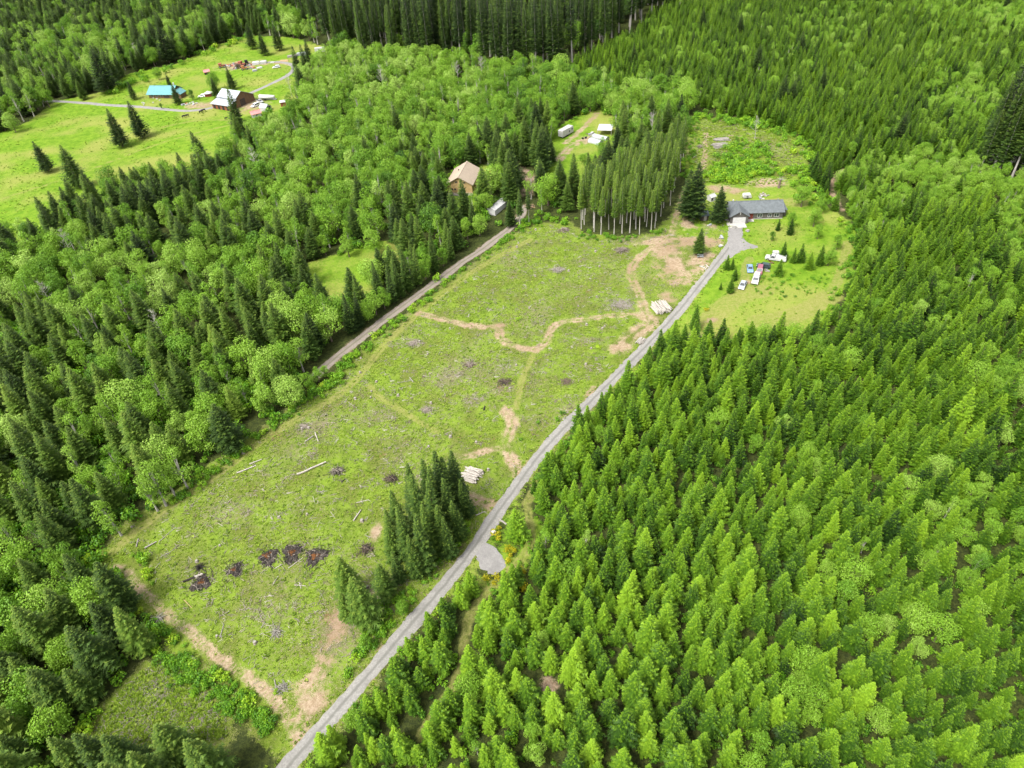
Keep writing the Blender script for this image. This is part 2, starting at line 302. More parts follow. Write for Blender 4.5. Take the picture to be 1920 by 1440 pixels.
# ------------------------------------------------------------------ object helpers
def tag(o, label=None, cat=None, group=None, kind=None):
    if label: o['label'] = label
    if cat: o['category'] = cat
    if group: o['group'] = group
    if kind: o['kind'] = kind
    return o
def empty(name, x, y, rz=0.0, z=None, scale=1.0):
    o = bpy.data.objects.new(name, None); COL.objects.link(o); o.empty_display_size = .5
    o.location = (x, y, hz(x, y) if z is None else z); o.rotation_euler = (0, 0, rz); o.scale = (scale,) * 3; return o
def mesh_obj(name, me, parent=None):
    o = bpy.data.objects.new(name, me); COL.objects.link(o); o.parent = parent; return o
class MB:
    def __init__(s): s.v = []; s.f = []; s.a = []
    def add(s, vs, fs, leaf=0.5):
        b = len(s.v); s.v += [tuple(q) for q in vs]; s.f += [tuple(b + i for i in q) for q in fs]; s.a += [leaf] * len(vs); return s
    def box(s, x0, x1, y0, y1, z0, z1):
        return s.add([(x0, y0, z0), (x1, y0, z0), (x1, y1, z0), (x0, y1, z0), (x0, y0, z1), (x1, y0, z1), (x1, y1, z1), (x0, y1, z1)],
                     [(0, 3, 2, 1), (4, 5, 6, 7), (0, 1, 5, 4), (1, 2, 6, 5), (2, 3, 7, 6), (3, 0, 4, 7)])
    def tube(s, pts, rad, n=6, cap=True):
        rings = []; b0 = len(s.v)
        P = [Vector(p) for p in pts]
        for i, p in enumerate(P):
            d = (P[min(i + 1, len(P) - 1)] - P[max(i - 1, 0)]).normalized()
            u = d.cross(Vector((0, 0, 1)) if abs(d.z) < .9 else Vector((1, 0, 0))).normalized(); v = d.cross(u)
            for k in range(n):
                a = 2 * math.pi * k / n; s.v.append(tuple(p + (u * math.cos(a) + v * math.sin(a)) * rad[i])); s.a.append(.5)
        for i in range(len(P) - 1):
            for k in range(n):
                a = b0 + i * n + k; b = b0 + i * n + (k + 1) % n; s.f.append((a, b, b + n, a + n))
        if cap: s.f.append(tuple(b0 + k for k in reversed(range(n)))); s.f.append(tuple(b0 + (len(P) - 1) * n + k for k in range(n)))
        return s
    def prism(s, prof, y0, y1):
        """profile in x,z swept along y"""
        n = len(prof)
        return s.add([(x, y0, z) for x, z in prof] + [(x, y1, z) for x, z in prof],
                     [tuple(range(n - 1, -1, -1)), tuple(range(n, 2 * n))] + [(i, (i + 1) % n, n + (i + 1) % n, n + i) for i in range(n)])
    def mesh(s, name, mats, smooth_=False, matidx=None):
        me = bpy.data.meshes.new(name); me.from_pydata(s.v, [], s.f)
        for m in (mats if isinstance(mats, (list, tuple)) else [mats]): me.materials.append(m)
        at = me.attributes.new('leaf', 'FLOAT', 'POINT'); at.data.foreach_set('value', np.array(s.a, np.float32))
        if matidx is not None: me.polygons.foreach_set('material_index', np.array(matidx, np.int32))
        if smooth_: me.polygons.foreach_set('use_smooth', np.ones(len(me.polygons), bool))
        me.update(); return me
    def build(s, name, mat, parent=None, smooth_=False):
        return mesh_obj(name, s.mesh(name, mat, smooth_), parent)

# ------------------------------------------------------------------ the ground: one sheet out to the horizon
def axis(segs):
    out = [segs[0][0]]
    for a, b, st in segs:
        n = max(1, int(round((b - a) / st))); out += list(np.linspace(a, b, n + 1)[1:])
    return np.array(out)
xs = axis([(-7000, -1500, 900), (-1500, -420, 120), (-420, -110, 3.2), (-110, 135, .62), (135, 420, 3.2), (420, 1500, 120), (1500, 7000, 900)])
ys = axis([(-3000, -200, 400), (-200, 30, 14), (30, 44, 3), (44, 275, .62), (275, 470, 1.6), (470, 760, 6), (760, 1600, 40), (1600, 9000, 800)])
gx, gy = np.meshgrid(xs, ys); X = gx.ravel(); Y = gy.ravel()
nx, ny = len(xs), len(ys)
me = bpy.data.meshes.new('ground'); me.vertices.add(nx * ny)
me.vertices.foreach_set('co', np.stack([X, Y, hgt(X, Y)], 1).astype(np.float32).ravel())
ii = (np.arange(ny - 1)[:, None] * nx + np.arange(nx - 1)[None, :]).ravel()
quads = np.stack([ii, ii + 1, ii + nx + 1, ii + nx], 1).astype(np.int32)
me.loops.add(quads.size); me.polygons.add(len(quads)); me.loops.foreach_set('vertex_index', quads.ravel())
me.polygons.foreach_set('loop_start', np.arange(0, quads.size, 4, dtype=np.int32))
me.polygons.foreach_set('use_smooth', np.ones(len(quads), bool))
for k_, v_ in masks(X, Y).items():
    me.attributes.new(k_, 'FLOAT', 'POINT').data.foreach_set('value', v_.astype(np.float32))
me.update(calc_edges=True); me.materials.append(M_GROUND)
tag(mesh_obj('ground', me), kind='structure')

def ribbon(name, line, hw, mat, lift, crown=.03, wob=.25, cuts=6):
    """a road sheet that follows the ground, with an uneven edge; `across` runs -1..1 over its width"""
    seg = [line[0]]; 
    for a, b in zip(line[:-1], line[1:]):
        L = np.hypot(*(b - a)); n = max(1, int(L / .8))
        for i in range(1, n + 1): seg.append(a + (b - a) * i / n)
    P = np.array(seg); T = np.gradient(P, axis=0); T /= np.hypot(T[:, 0], T[:, 1])[:, None] + 1e-9; N = np.stack([-T[:, 1], T[:, 0]], 1)
    v = []; ac = []; f = []
    ph = rnd.random() * 9
    for i, (p, n) in enumerate(zip(P, N)):
        wl = hw + wob * (math.sin(i * .31 + ph) * .5 + rnd.uniform(-.5, .5)); wr = hw + wob * (math.sin(i * .23 + ph * 2) * .5 + rnd.uniform(-.5, .5))
        for j in range(cuts + 1):
            t = -1 + 2 * j / cuts; q = p + n * (t * (wl if t < 0 else wr))
            v.append((q[0], q[1], hz(*q) + lift + crown * (1 - t * t) - (.09 if abs(t) > .99 else 0))); ac.append(t)
    c = cuts + 1
    for i in range(len(P) - 1):
        for j in range(cuts): a = i * c + j; f.append((a + 1, a, a + c, a + c + 1))
    me = bpy.data.meshes.new(name); me.from_pydata(v, [], f); me.materials.append(mat)
    me.attributes.new('across', 'FLOAT', 'POINT').data.foreach_set('value', np.array(ac, np.float32)); me.update()
    return tag(mesh_obj(name, me), kind='structure')
def sheet(name, poly, mat, lift, rag=.35):
    """a flat patch: a fan of rings about its middle, edge uneven"""
    c = poly.mean(0); edge = []
    for a, b in zip(poly, np.roll(poly, -1, 0)):
        n = max(1, int(np.hypot(*(b - a)) / .6))
        for i in range(n): edge.append(a + (b - a) * i / n + nr.uniform(-rag, rag, 2))
    E = np.array(edge); v = []; f = []; K = 7; n = len(E)
    for k in range(1, K + 1):
        for q in E: p = c + (q - c) * k / K; v.append((p[0], p[1], hz(*p) + lift - (.08 if k == K else 0)))
    v.append((c[0], c[1], hz(*c) + lift)); ci = len(v) - 1
    for i in range(n):
        f.append((ci, i, (i + 1) % n))
        for k in range(K - 1): a = k * n + i; b = k * n + (i + 1) % n; f.append((a, a + n, b + n, b))
    me = bpy.data.meshes.new(name); me.from_pydata(v, [], f); me.materials.append(mat); me.update()
    return tag(mesh_obj(name, me), kind='structure')
ribbon('gravel_road', road, 1.75, M_ROAD, .05, wob=.42)
ribbon('side_road', sideroad, 1.75, M_SIDE, .05, wob=.4)
ribbon('homestead_drive', homedrive, 1.7, M_PAD, .06, wob=.3)
sheet('gravel_parking_pad', gravelpad, M_PAD, .045)
sheet('driveway_turnaround', flare, M_PAD, .085)

# ------------------------------------------------------------------ plants: prototypes
def conifer(seed, H, Rb, cb=.08, ds=.42, fine=1.0, droop=.12, power=.85):
    """crown of whorled, drooping sprays; returns crown MB"""
    q = random.Random(seed); m = MB(); z0 = cb * H; z = z0; L0 = H - z0
    lop = [q.uniform(.82, 1.15) for _ in range(8)]
    while z < H * .985:
        t = (z - z0) / L0
        r = Rb * (1 - t) ** power * (.78 + .22 * min(1, t * 9)) + .12
        nb = max(4, int(4 + 4.2 * min(1, r / 2.2)))
        a0 = q.random() * 6.28
        for b in range(nb):
            a = a0 + 6.283 * b / nb + q.uniform(-.35, .35)
            L = r * q.uniform(.68, 1.12) * lop[int(a / .7854) % 8]
            el = -droop + .75 * t * t + q.uniform(-.12, .12)
            d = Vector((math.cos(a), math.sin(a), 0)); sd_ = Vector((-d.y, d.x, 0))
            zb = z + q.uniform(-.25, .25) * ds
            n = max(2, min(6, int(L / (.36 * fine))))
            def sp(s): return d * (L * s) + Vector((0, 0, zb + L * (el * s + (.16 if t < .8 else 0) * s * s)))
            base = q.uniform(.18, .55) + .3 * t  # paler up the crown: leader growth, plus light from above put into the colour
            for i in range(n):
                s = .22 + .78 * (i + q.uniform(0, .6)) / n
                p = sp(s); tl = L * .5 * (1.12 - s) + .2 * fine
                wd = (.13 * tl + .10 * fine) * q.uniform(.8, 1.3)
                for sg in (-1, 1):
                    dr = (sd_ * sg * q.uniform(.65, .95) + d * q.uniform(.35, .75) + Vector((0, 0, q.uniform(-.42, .12)))).normalized()
                    tip = p + dr * tl * q.uniform(.75, 1.2)
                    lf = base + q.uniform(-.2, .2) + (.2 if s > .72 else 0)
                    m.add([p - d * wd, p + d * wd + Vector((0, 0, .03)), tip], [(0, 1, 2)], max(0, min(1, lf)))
            e0 = sp(.72); e1 = sp(1.0) + d * (.18 * fine)
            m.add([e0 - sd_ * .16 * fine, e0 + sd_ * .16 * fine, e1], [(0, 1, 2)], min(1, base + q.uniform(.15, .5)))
        z += ds * q.uniform(.8, 1.2) * (1 - .45 * t)
    for k in range(4):
        a = k * 1.57 + q.random(); d = Vector((math.cos(a), math.sin(a), 0)) * (.16 * fine)
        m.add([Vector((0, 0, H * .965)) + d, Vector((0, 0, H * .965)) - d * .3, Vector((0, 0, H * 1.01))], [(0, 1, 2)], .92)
    return m
def stem(H, r, lean=0.0, seed=0, n=6):
    q = random.Random(seed); m = MB(); P = []; Rr = []
    for i in range(6):
        t = i / 5; P.append((lean * t * t + q.uniform(-.04, .04) * t, q.uniform(-.04, .04) * t, H * t - (.3 if i == 0 else 0))); Rr.append(r * (1.25 if i == 0 else 1 - .9 * t) + .015)
    return m.tube(P, Rr, n, False)
def broadleaf(seed, H, Rc, lobes=17, leaves=105, size=.46, low=.28, tall=1.0):
    """limbs reaching to uneven lobes, each a loose shell of leaf clusters"""
    q = random.Random(seed); m = MB(); tr = stem(H * .62, H * .017 + .05, q.uniform(-.4, .4), seed); ctr = []
    for i in range(lobes):
        for _ in range(30):
            u = Vector((q.uniform(-1, 1), q.uniform(-1, 1), q.uniform(-1, 1)))
            if .35 < u.length < 1: break
        zc = H * (low + (1 - low) * .5) + u.z * H * (1 - low) * .40
        w_ = Rc * .70 * (1 - .35 * max(0, u.z) ** 2)
        c = Vector((u.x * w_, u.y * w_, zc)); rr = Rc * q.uniform(.27, .46)
        ctr.append((c, rr))
        tr.tube([(0, 0, H * q.uniform(.2, .45)), tuple(c * .55 + Vector((0, 0, H * .18))), tuple(c)], [H * .007 + .02, H * .004 + .015, .01], 4, False)
    for c, rr in ctr:
        base = q.uniform(.25, .72)
        for _ in range(int(leaves * (rr / (Rc * .36)) ** 1.5)):
            n = Vector((q.gauss(0, 1), q.gauss(0, 1), q.gauss(.25, 1))).normalized()
            p = c + n * rr * q.uniform(.72, 1.12); p.z = c.z + (p.z - c.z) * .86 * tall
            nn = (n * .8 + Vector((q.gauss(0, .5), q.gauss(0, .5), q.gauss(.35, .5)))).normalized()
            u = nn.cross(Vector((q.gauss(0, 1), q.gauss(0, 1), q.gauss(0, 1)))).normalized(); v = nn.cross(u)
            s = size * q.uniform(.55, 1.25)
            m.add([p - u * s * .5, p - v * s * .42 + nn * s * .12, p + u * s * .55, p + v * s * .42 + nn * s * .12], [(0, 1, 2, 3)], max(0, min(1, base + q.uniform(-.3, .3))))
    return m, tr
def bush(seed, Rc, Hc, n=170, size=.3):
    q = random.Random(seed); m = MB(); lob = [(Vector((q.uniform(-.6, .6) * Rc, q.uniform(-.6, .6) * Rc, Hc * q.uniform(.3, .65))), Rc * q.uniform(.35, .6)) for _ in range(6)]
    for _ in range(n):
        c, rr = q.choice(lob); nn = Vector((q.gauss(0, 1), q.gauss(0, 1), q.gauss(.4, 1))).normalized(); p = c + nn * rr * q.uniform(.7, 1.1); p.z = max(.05, p.z)
        k = (nn + Vector((q.gauss(0, .6), q.gauss(0, .6), q.gauss(.3, .6)))).normalized()
        u = k.cross(Vector((q.gauss(0, 1), q.gauss(0, 1), q.gauss(0, 1)))).normalized(); v = k.cross(u); s = size * q.uniform(.6, 1.3)
        m.add([p - u * s * .5, p - v * s * .4, p + u * s * .55, p + v * s * .4], [(0, 1, 2, 3)], max(0, min(1, q.uniform(.15, .95))))
    return m
def tuft(seed, Rc=.5, Hc=.45, n=14):
    q = random.Random(seed); m = MB()
    for _ in range(n):
        a = q.random() * 6.28; d = Vector((math.cos(a), math.sin(a), 0)); s = Vector((-d.y, d.x, 0)); r0 = Rc * q.uniform(0, .5); w_ = q.uniform(.07, .17)
        p = d * r0; tip = d * (r0 + Rc * q.uniform(.3, .8)) + Vector((0, 0, Hc * q.uniform(.3, 1)))
        mid = (p + tip) / 2 + Vector((0, 0, Hc * .25))
        m.add([p - s * w_ * .5, p + s * w_ * .5, mid + s * w_, tip, mid - s * w_], [(0, 1, 2, 3, 4)], q.uniform(.1, 1))
    return m
def sticks(seed, n=5, L=1.3, spread=.8):
    q = random.Random(seed); m = MB()
    for _ in range(n):
        a = q.random() * 6.28; l = L * q.uniform(.35, 1); c = Vector((q.uniform(-spread, spread), q.uniform(-spread, spread), q.uniform(.03, .22))); d = Vector((math.cos(a), math.sin(a), q.uniform(-.12, .2))) * l * .5; r = q.uniform(.02, .055)
        m.tube([c - d, c + d], [r, r * .6], 3, False)
    return m
def bare(seed, H=13):
    q = random.Random(seed); m = MB()
    for i in range(26):
        z = H * q.uniform(.3, .97); a = q.random() * 6.28; l = (1.1 - z / H) * 3.2 * q.uniform(.6, 1.2) + .4; d = Vector((math.cos(a), math.sin(a), 0)); p = Vector((0, 0, z)); k = p + d * l * .5 + Vector((0, 0, l * .35)); e = p + d * l + Vector((0, 0, l * .8))
        m.tube([p, k, e], [.06, .04, .012], 4, False)
        for _ in range(5): c = p + (e - p) * q.uniform(.35, 1); m.tube([c, c + Vector((q.uniform(-.7, .7), q.uniform(-.7, .7), q.uniform(.1, .8)))], [.028, .008], 3, False)
    return m
class Proto:
    """crown and trunk meshes of one plant form, with its nominal height"""
    def __init__(s, name, crown, cmat, trunk, tmat, H):
        s.H = H; s.crown = crown.mesh(name + '_crown', cmat); s.trunk = trunk.mesh(name + '_trunk', tmat, True) if trunk else None
        j = MB(); j.v = crown.v + (trunk.v if trunk else []); nb = len(crown.v); j.a = crown.a + (trunk.a if trunk else [])
        j.f = crown.f + ([tuple(nb + i for i in f) for f in trunk.f] if trunk else [])
        j.f = j.f; me = j.mesh(name + '_whole', [cmat, tmat] if trunk else cmat, False, [0] * len(crown.f) + [1] * (len(trunk.f) if trunk else 0))
        s.whole = bpy.data.objects.new(name + '_whole', me)       # not linked: only the source of the massed forest
PROTO = {
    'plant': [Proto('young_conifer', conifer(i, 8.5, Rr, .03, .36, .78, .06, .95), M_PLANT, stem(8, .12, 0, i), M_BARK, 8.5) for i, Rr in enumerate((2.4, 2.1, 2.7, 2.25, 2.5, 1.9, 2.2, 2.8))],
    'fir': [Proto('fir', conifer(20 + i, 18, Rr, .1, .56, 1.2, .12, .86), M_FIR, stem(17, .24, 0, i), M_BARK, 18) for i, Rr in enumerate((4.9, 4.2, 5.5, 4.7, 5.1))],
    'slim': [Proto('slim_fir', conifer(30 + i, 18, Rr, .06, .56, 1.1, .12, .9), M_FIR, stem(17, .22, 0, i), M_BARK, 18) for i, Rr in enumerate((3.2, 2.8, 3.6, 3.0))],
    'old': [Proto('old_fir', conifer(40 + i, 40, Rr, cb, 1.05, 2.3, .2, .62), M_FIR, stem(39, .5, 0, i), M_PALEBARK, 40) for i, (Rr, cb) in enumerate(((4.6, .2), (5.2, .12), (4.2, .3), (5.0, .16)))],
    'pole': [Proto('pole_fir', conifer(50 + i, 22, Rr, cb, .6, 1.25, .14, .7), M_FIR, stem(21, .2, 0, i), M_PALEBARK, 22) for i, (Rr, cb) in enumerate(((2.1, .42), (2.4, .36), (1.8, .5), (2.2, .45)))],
    'leaf': [Proto('broadleaf', *(lambda b: (b[0], M_LEAF, b[1], M_BARK))(broadleaf(60 + i, 12, Rr, lb, 170, .37, lo)), 12) for i, (Rr, lb, lo) in enumerate(((4.4, 21, .08), (4.9, 24, .10), (4.0, 19, .06), (4.6, 22, .12), (3.6, 18, .04)))],
    'alder': [Proto('alder', *(lambda b: (b[0], M_LEAF, b[1], M_PALEBARK))(broadleaf(80 + i, 14, Rr, 13, 110, .34, lo)), 14) for i, (Rr, lo) in enumerate(((3.4, .14), (3.8, .18), (3.0, .12)))],
    'bare': [Proto('bare_tree', bare(150 + i), M_PALEBARK, stem(13, .16, .5, i), M_PALEBARK, 13) for i in range(3)],
    'bush': [Proto('bush', bush(90 + i, 1.2, 1.5, 170), M_SHRUB, None, None, 1.6) for i in range(4)],
    'broom': [Proto('broom', bush(100 + i, .9, 1.1, 150, .24), M_BROOM, None, None, 1.3) for i in range(3)],
    'tuft': [Proto('tuft', tuft(110 + i, .5, .34, 15), M_WEED, None, None, .45) for i in range(5)],
    'stick': [Proto('stick', sticks(120 + i), M_SLASH, None, None, .3) for i in range(5)],
    'pale': [Proto('pale_stick', sticks(130 + i, 3, 1.6, .6), M_WHITEWOOD, None, None, .3) for i in range(3)],
    'dark': [Proto('dark_stick', sticks(140 + i, 6, 1.1, .6), M_BARK, None, None, .3) for i in range(3)],
}
def mass(name, kinds, pts, label=None, cat=None):
    """one object of kind stuff: instances of the prototypes on a cloud of points. pts rows: x, y, z, kind index, rot, scale, tint, lean"""
    src = [pr for k in kinds for pr in PROTO[k]]; n = len(pts)
    off = np.cumsum([0] + [len(PROTO[k]) for k in kinds]); P = np.asarray(pts, float)
    pick = np.array([off[int(k)] + nr.integers(len(PROTO[kinds[int(k)]])) for k in P[:, 3]], np.int32)
    me = bpy.data.meshes.new(name); me.vertices.add(n); me.vertices.foreach_set('co', P[:, :3].astype(np.float32).ravel())
    me.attributes.new('pick', 'INT', 'POINT').data.foreach_set('value', pick)
    rot = np.stack([nr.normal(0, 1, n) * P[:, 7], nr.normal(0, 1, n) * P[:, 7], P[:, 4]], 1).astype(np.float32)
    me.attributes.new('rot', 'FLOAT_VECTOR', 'POINT').data.foreach_set('vector', rot.ravel())
    me.attributes.new('size', 'FLOAT', 'POINT').data.foreach_set('value', P[:, 5].astype(np.float32))
    me.attributes.new('tint', 'FLOAT', 'POINT').data.foreach_set('value', P[:, 6].astype(np.float32)); me.update()
    o = mesh_obj(name, me); g = bpy.data.node_groups.new(name + '_scatter', 'GeometryNodeTree')
    g.interface.new_socket('Geometry', in_out='INPUT', socket_type='NodeSocketGeometry'); g.interface.new_socket('Geometry', in_out='OUTPUT', socket_type='NodeSocketGeometry')
    N = g.nodes.new; L = g.links.new; gi = N('NodeGroupInput'); go = N('NodeGroupOutput'); jn = N('GeometryNodeJoinGeometry')
    def na(nm, ty): a = N('GeometryNodeInputNamedAttribute'); a.data_type = ty; a.inputs[0].default_value = nm; return a.outputs[0]
    pk = na('pick', 'INT'); ro = na('rot', 'FLOAT_VECTOR'); sz = na('size', 'FLOAT')
    for i, pr in enumerate(src):
        if not (pick == i).any(): continue
        c = N('FunctionNodeCompare'); c.data_type = 'INT'; c.operation = 'EQUAL'; L(pk, c.inputs[2]); c.inputs[3].default_value = i
        oi = N('GeometryNodeObjectInfo'); oi.inputs[0].default_value = pr.whole; oi.transform_space = 'ORIGINAL'; oi.inputs['As Instance'].default_value = True
        ip = N('GeometryNodeInstanceOnPoints'); L(gi.outputs[0], ip.inputs['Points']); L(c.outputs[0], ip.inputs['Selection']); L(oi.outputs['Geometry'], ip.inputs['Instance'])
        L(ro, ip.inputs['Rotation']); L(sz, ip.inputs['Scale']); L(ip.outputs[0], jn.inputs[0])
    L(jn.outputs[0], go.inputs[0])
    md = o.modifiers.new('scatter', 'NODES'); md.node_group = g
    return tag(o, label, cat, kind='stuff')
ONES = 'zero one two three four five six seven eight nine ten eleven twelve thirteen fourteen fifteen sixteen seventeen eighteen nineteen'.split()
TENS = '_ _ twenty thirty forty fifty sixty seventy eighty ninety'.split()
def num(n):
    n = int(max(0, min(99, n))); return ONES[n] if n < 20 else TENS[n // 10] + ('' if n % 10 == 0 else '-' + ONES[n % 10])
USED = set()
def uniq(look, x, y, up):
    """the look, and where in the photo it stands (percent of its width and height)"""
    a, b, _ = PX(x, y, hz(x, y) + up); a /= 19.2; b /= 14.4
    t = '%s, %s percent across and %s down' % (look, num(a), num(b))
    if t in USED: t = '%s, %s%s percent across and %s down' % (look, num(a), ' and a half' if a % 1 > .5 else ' flat', num(b))
    if t in USED: t = '%s, %s percent across and %s%s down' % (look, num(a), num(b), ' and a half' if b % 1 > .5 else ' flat')
    USED.add(t); return t
def plant(name, kind, x, y, H, tint, label, cat, group=None, idx=None, rot=None, lean=0.0, z=None):
    """one countable tree or bush: an Empty with crown and trunk"""
    pr = PROTO[kind][rnd.randrange(len(PROTO[kind])) if idx is None else idx]
    e = empty(name, x, y, rnd.random() * 6.28 if rot is None else rot, z, H / pr.H)
    if lean: e.rotation_euler[0] = rnd.gauss(0, lean); e.rotation_euler[1] = rnd.gauss(0, lean)
    c = mesh_obj('crown', pr.crown, e); c['tint'] = float(tint)
    if pr.trunk: mesh_obj('trunk', pr.trunk, e)
    return tag(e, label, cat, group)

# ------------------------------------------------------------------ forests: zones of tree bases
VIEW1 = W([(836, 405), (840, 350), (895, 350), (900, 335), (935, 330), (940, 345), (918, 368), (895, 388), (870, 425), (842, 428)]); VIEW2 = W([(920, 430), (912, 412), (925, 396), (945, 382), (952, 395), (940, 420)]); VIEW4 = W([(903, 452), (898, 426), (945, 424), (952, 440), (925, 456)]); VIEW3 = W([(1040, 350), (1070, 300), (1110, 265), (1160, 262), (1170, 290), (1130, 330), (1080, 365)])
CLEAR = [VIEW4, VIEW1, VIEW2, VIEW3, padclear, gravelpad, meadow1, meadow2, tanyard, trailclear, farbit, cornerlawn, yard, upclear]
class Grid:
    def __init__(s): s.g = {}
    def ok(s, x, y, r):
        a, b = int(x // 4), int(y // 4)
        for i in range(a - 2, a + 3):
            for j in range(b - 2, b + 3):
                for (u, v, q) in s.g.get((i, j), ()):
                    if (u - x) ** 2 + (v - y) ** 2 < ((r + q) * .5) ** 2: return False
        return True
    def put(s, x, y, r): s.g.setdefault((int(x // 4), int(y // 4)), []).append((x, y, r))
OCC = Grid()
TREES = []      # kind, x, y, H, tint
def lump(px, py, spots):
    return sum(w_ * math.exp(-((px - a) ** 2 / (rx * rx) + (py - b) ** 2 / (ry * ry))) for a, b, rx, ry, w_ in spots)
def zone(poly_px, spacing, chooser, jitter=.42, roadgap=4.2, keep=1.0):
    P = W(poly_px); lo = P.min(0); hi = P.max(0)
    nx_, ny_ = int((hi[0] - lo[0]) / spacing) + 1, int((hi[1] - lo[1]) / spacing) + 1
    a, b = np.meshgrid(np.arange(nx_), np.arange(ny_)); x = lo[0] + (a + (b % 2) * .5) * spacing + nr.uniform(-jitter, jitter, a.shape) * spacing; y = lo[1] + b * spacing + nr.uniform(-jitter, jitter, a.shape) * spacing
    x = x.ravel(); y = y.ravel(); m = inside(x, y, P) & (nr.random(x.shape) < keep)
    x, y = x[m], y[m]
    for c in CLEAR:
        k = ~inside(x, y, c); x, y = x[k], y[k]
    k = (dist_line(x, y, road) > roadgap) & (dist_line(x, y, sideroad) > 4.0) & (dist_line(x, y, homedrive) > 4.5) & (dist_line(x, y, trail) > 1.7); x, y = x[k], y[k]
    for (cx, cy_), rx, ry in BLOB:
        k = np.hypot((x - cx) / (rx + 1), (y - cy_) / (ry + 1)) > 1; x, y = x[k], y[k]
    for ln, hw in DIRT:
        k = dist_line(x, y, ln) > hw + 1.2; x, y = x[k], y[k]
    z = hgt(x, y); px, py, s = PX(x, y, z)
    for i in range(len(x)):
        if not (-140 < px[i] < 2060 and -240 < py[i] < 1720): continue
        r = chooser(px[i], py[i])
        if r is None: continue
        kind, H, tint = r
        rad = {'plant': H * .24, 'fir': H * .30, 'old': H * .16, 'pole': H * .13, 'leaf': H * .36, 'alder': H * .27, 'bush': H * .6}[kind]
        if not OCC.ok(x[i], y[i], rad): continue
        OCC.put(x[i], y[i], rad); TREES.append((kind, x[i], y[i], H, tint))
def cl(v, a=0.0, b=1.0): return max(a, min(b, v))
# explicit trees first, so that the massed ones keep clear of them
FIX = []
def fix(kind, px, py, H, tint, look, tip=False, name=None, cat=None, group=None, idx=None):
    x, y = G(px, py, H if tip else 0.0)
    OCC.put(x, y, H * .2); FIX.append((kind, x, y, H, tint, look, name, cat, group, idx))

# meadow trees of the homestead
fix('fir', 92, 322, 14.5, .15, 'dark pointed conifer standing apart in the lower meadow', idx=2)
fix('fir', 150, 352, 19, .45, 'loose olive-green conifer beside the dark meadow conifer', idx=2)
fix('fir', 231, 275, 18.5, .2, 'tall dark conifer, nearer of the meadow pair', idx=2)
fix('fir', 268, 258, 18, .12, 'broad dark conifer, further of the meadow pair', idx=2)
fix('fir', 252, 187, 10, .2, 'small dark conifer left of the teal-roofed house', idx=0)
fix('fir', 320, 165, 8.5, .05, 'narrow dark conifer behind the teal roof', idx=1)
fix('fir', 335, 196, 11, .4, 'green conifer in front of the teal-roofed house', idx=2)
fix('leaf', 362, 188, 6.5, .2, 'rounded dark green tree right of the teal-roofed house', idx=4)
fix('leaf', 404, 170, 11, .42, 'big rounded green tree in the meadow by the pink shed', idx=1)
fix('fir', 408, 183, 11, .35, 'green conifer between white gazebo and grey-roofed barn', idx=0)
fix('fir', 437, 168, 12.5, .22, 'dark conifer in the meadow behind the barn', idx=4)
fix('fir', 158, 187, 11.5, .6, 'squat olive conifer at the homestead drive', idx=2)
fix('fir', 203, 174, 26, .1, 'very large dark conifer at the meadow\'s far edge', idx=2)
fix('fir', 318, 118, 24, .1, 'tall dark conifer at the meadow\'s upper edge', idx=4)
fix('leaf', 345, 110, 11, .55, 'light green tree leaning over the meadow\'s upper edge', idx=3)
fix('leaf', 304, 204, 3.4, .3, 'small round tree on the loop of the homestead drive', idx=4)
fix('leaf', 299, 150, 8, .5, 'soft green tree on the meadow above the teal house', idx=3)
fix('fir', 475, 92, 16, .2, 'dark conifer, left of three by the scrap yard')
fix('fir', 497, 104, 14, .25, 'dark conifer, middle of three by the scrap yard')
fix('fir', 525, 95, 16, .22, 'dark conifer, right of three by the scrap yard')
fix('fir', 563, 152, 19, .3, 'tall thin conifer beside the bend of the homestead drive', idx=1)
fix('fir', 582, 122, 15, .2, 'dark conifer near the white motorhome', idx=1)
fix('fir', 455, 262, 24, .35, 'tall ragged conifer in front of the grey-roofed barn', idx=1)
fix('fir', 478, 288, 13, .3, 'slim conifer below the barn\'s tall ragged conifer', idx=1)
fix('leaf', 30, 248, 11, .85, 'pale green rounded tree at the meadow\'s left edge', idx=1)
# by the tan house
fix('leaf', 912, 400, 9.5, .72, 'bright green maple in front of the tan house yard', idx=0)
fix('slim', 890, 436, 13, .3, 'dark conifer beside the white-roofed long shed', idx=0)
fix('fir', 958, 424, 10, .2, 'dark conifer hiding the end of the white-roofed shed', idx=2)
fix('fir', 948, 340, 17, .6, 'broad green conifer behind the orange truck', idx=2)
fix('fir', 958, 372, 19, .35, 'tall conifer right of the bright green maple', idx=3)
fix('leaf', 877, 448, 9, .7, 'bright green young tree below the tan house', idx=4)
fix('pole', 975, 428, 15, .45, 'thin-trunked conifer at the field\'s top corner', idx=1)
fix('pole', 992, 420, 14, .4, 'second thin-trunked conifer at the field\'s top corner', idx=0)
fix('leaf', 1028, 385, 13, .66, 'large bright maple at the head of the field', idx=1)
fix('fir', 1018, 322, 17, .2, 'dark conifer left of the grassy trailer clearing', idx=0)
fix('fir', 1035, 308, 11, .2, 'small dark conifer at the trailer clearing', idx=1)
fix('leaf', 1128, 296, 9, .5, 'rounded green tree in front of the greenhouse tunnels', idx=2)
fix('leaf', 1155, 282, 8, .4, 'deep green tree right of the greenhouse tunnels', idx=4)
fix('leaf', 1098, 322, 9, .55, 'green tree at the lower end of the trailer clearing', idx=0)
fix('leaf', 598, 716, 5.5, .6, 'rounded tree where the side road ends at the field', idx=2)
fix('leaf', 612, 708, 4.5, .7, 'bright small tree where the side road meets the field', idx=4)
fix('leaf', 580, 728, 6, .5, 'green rounded tree below the side road end', idx=0)
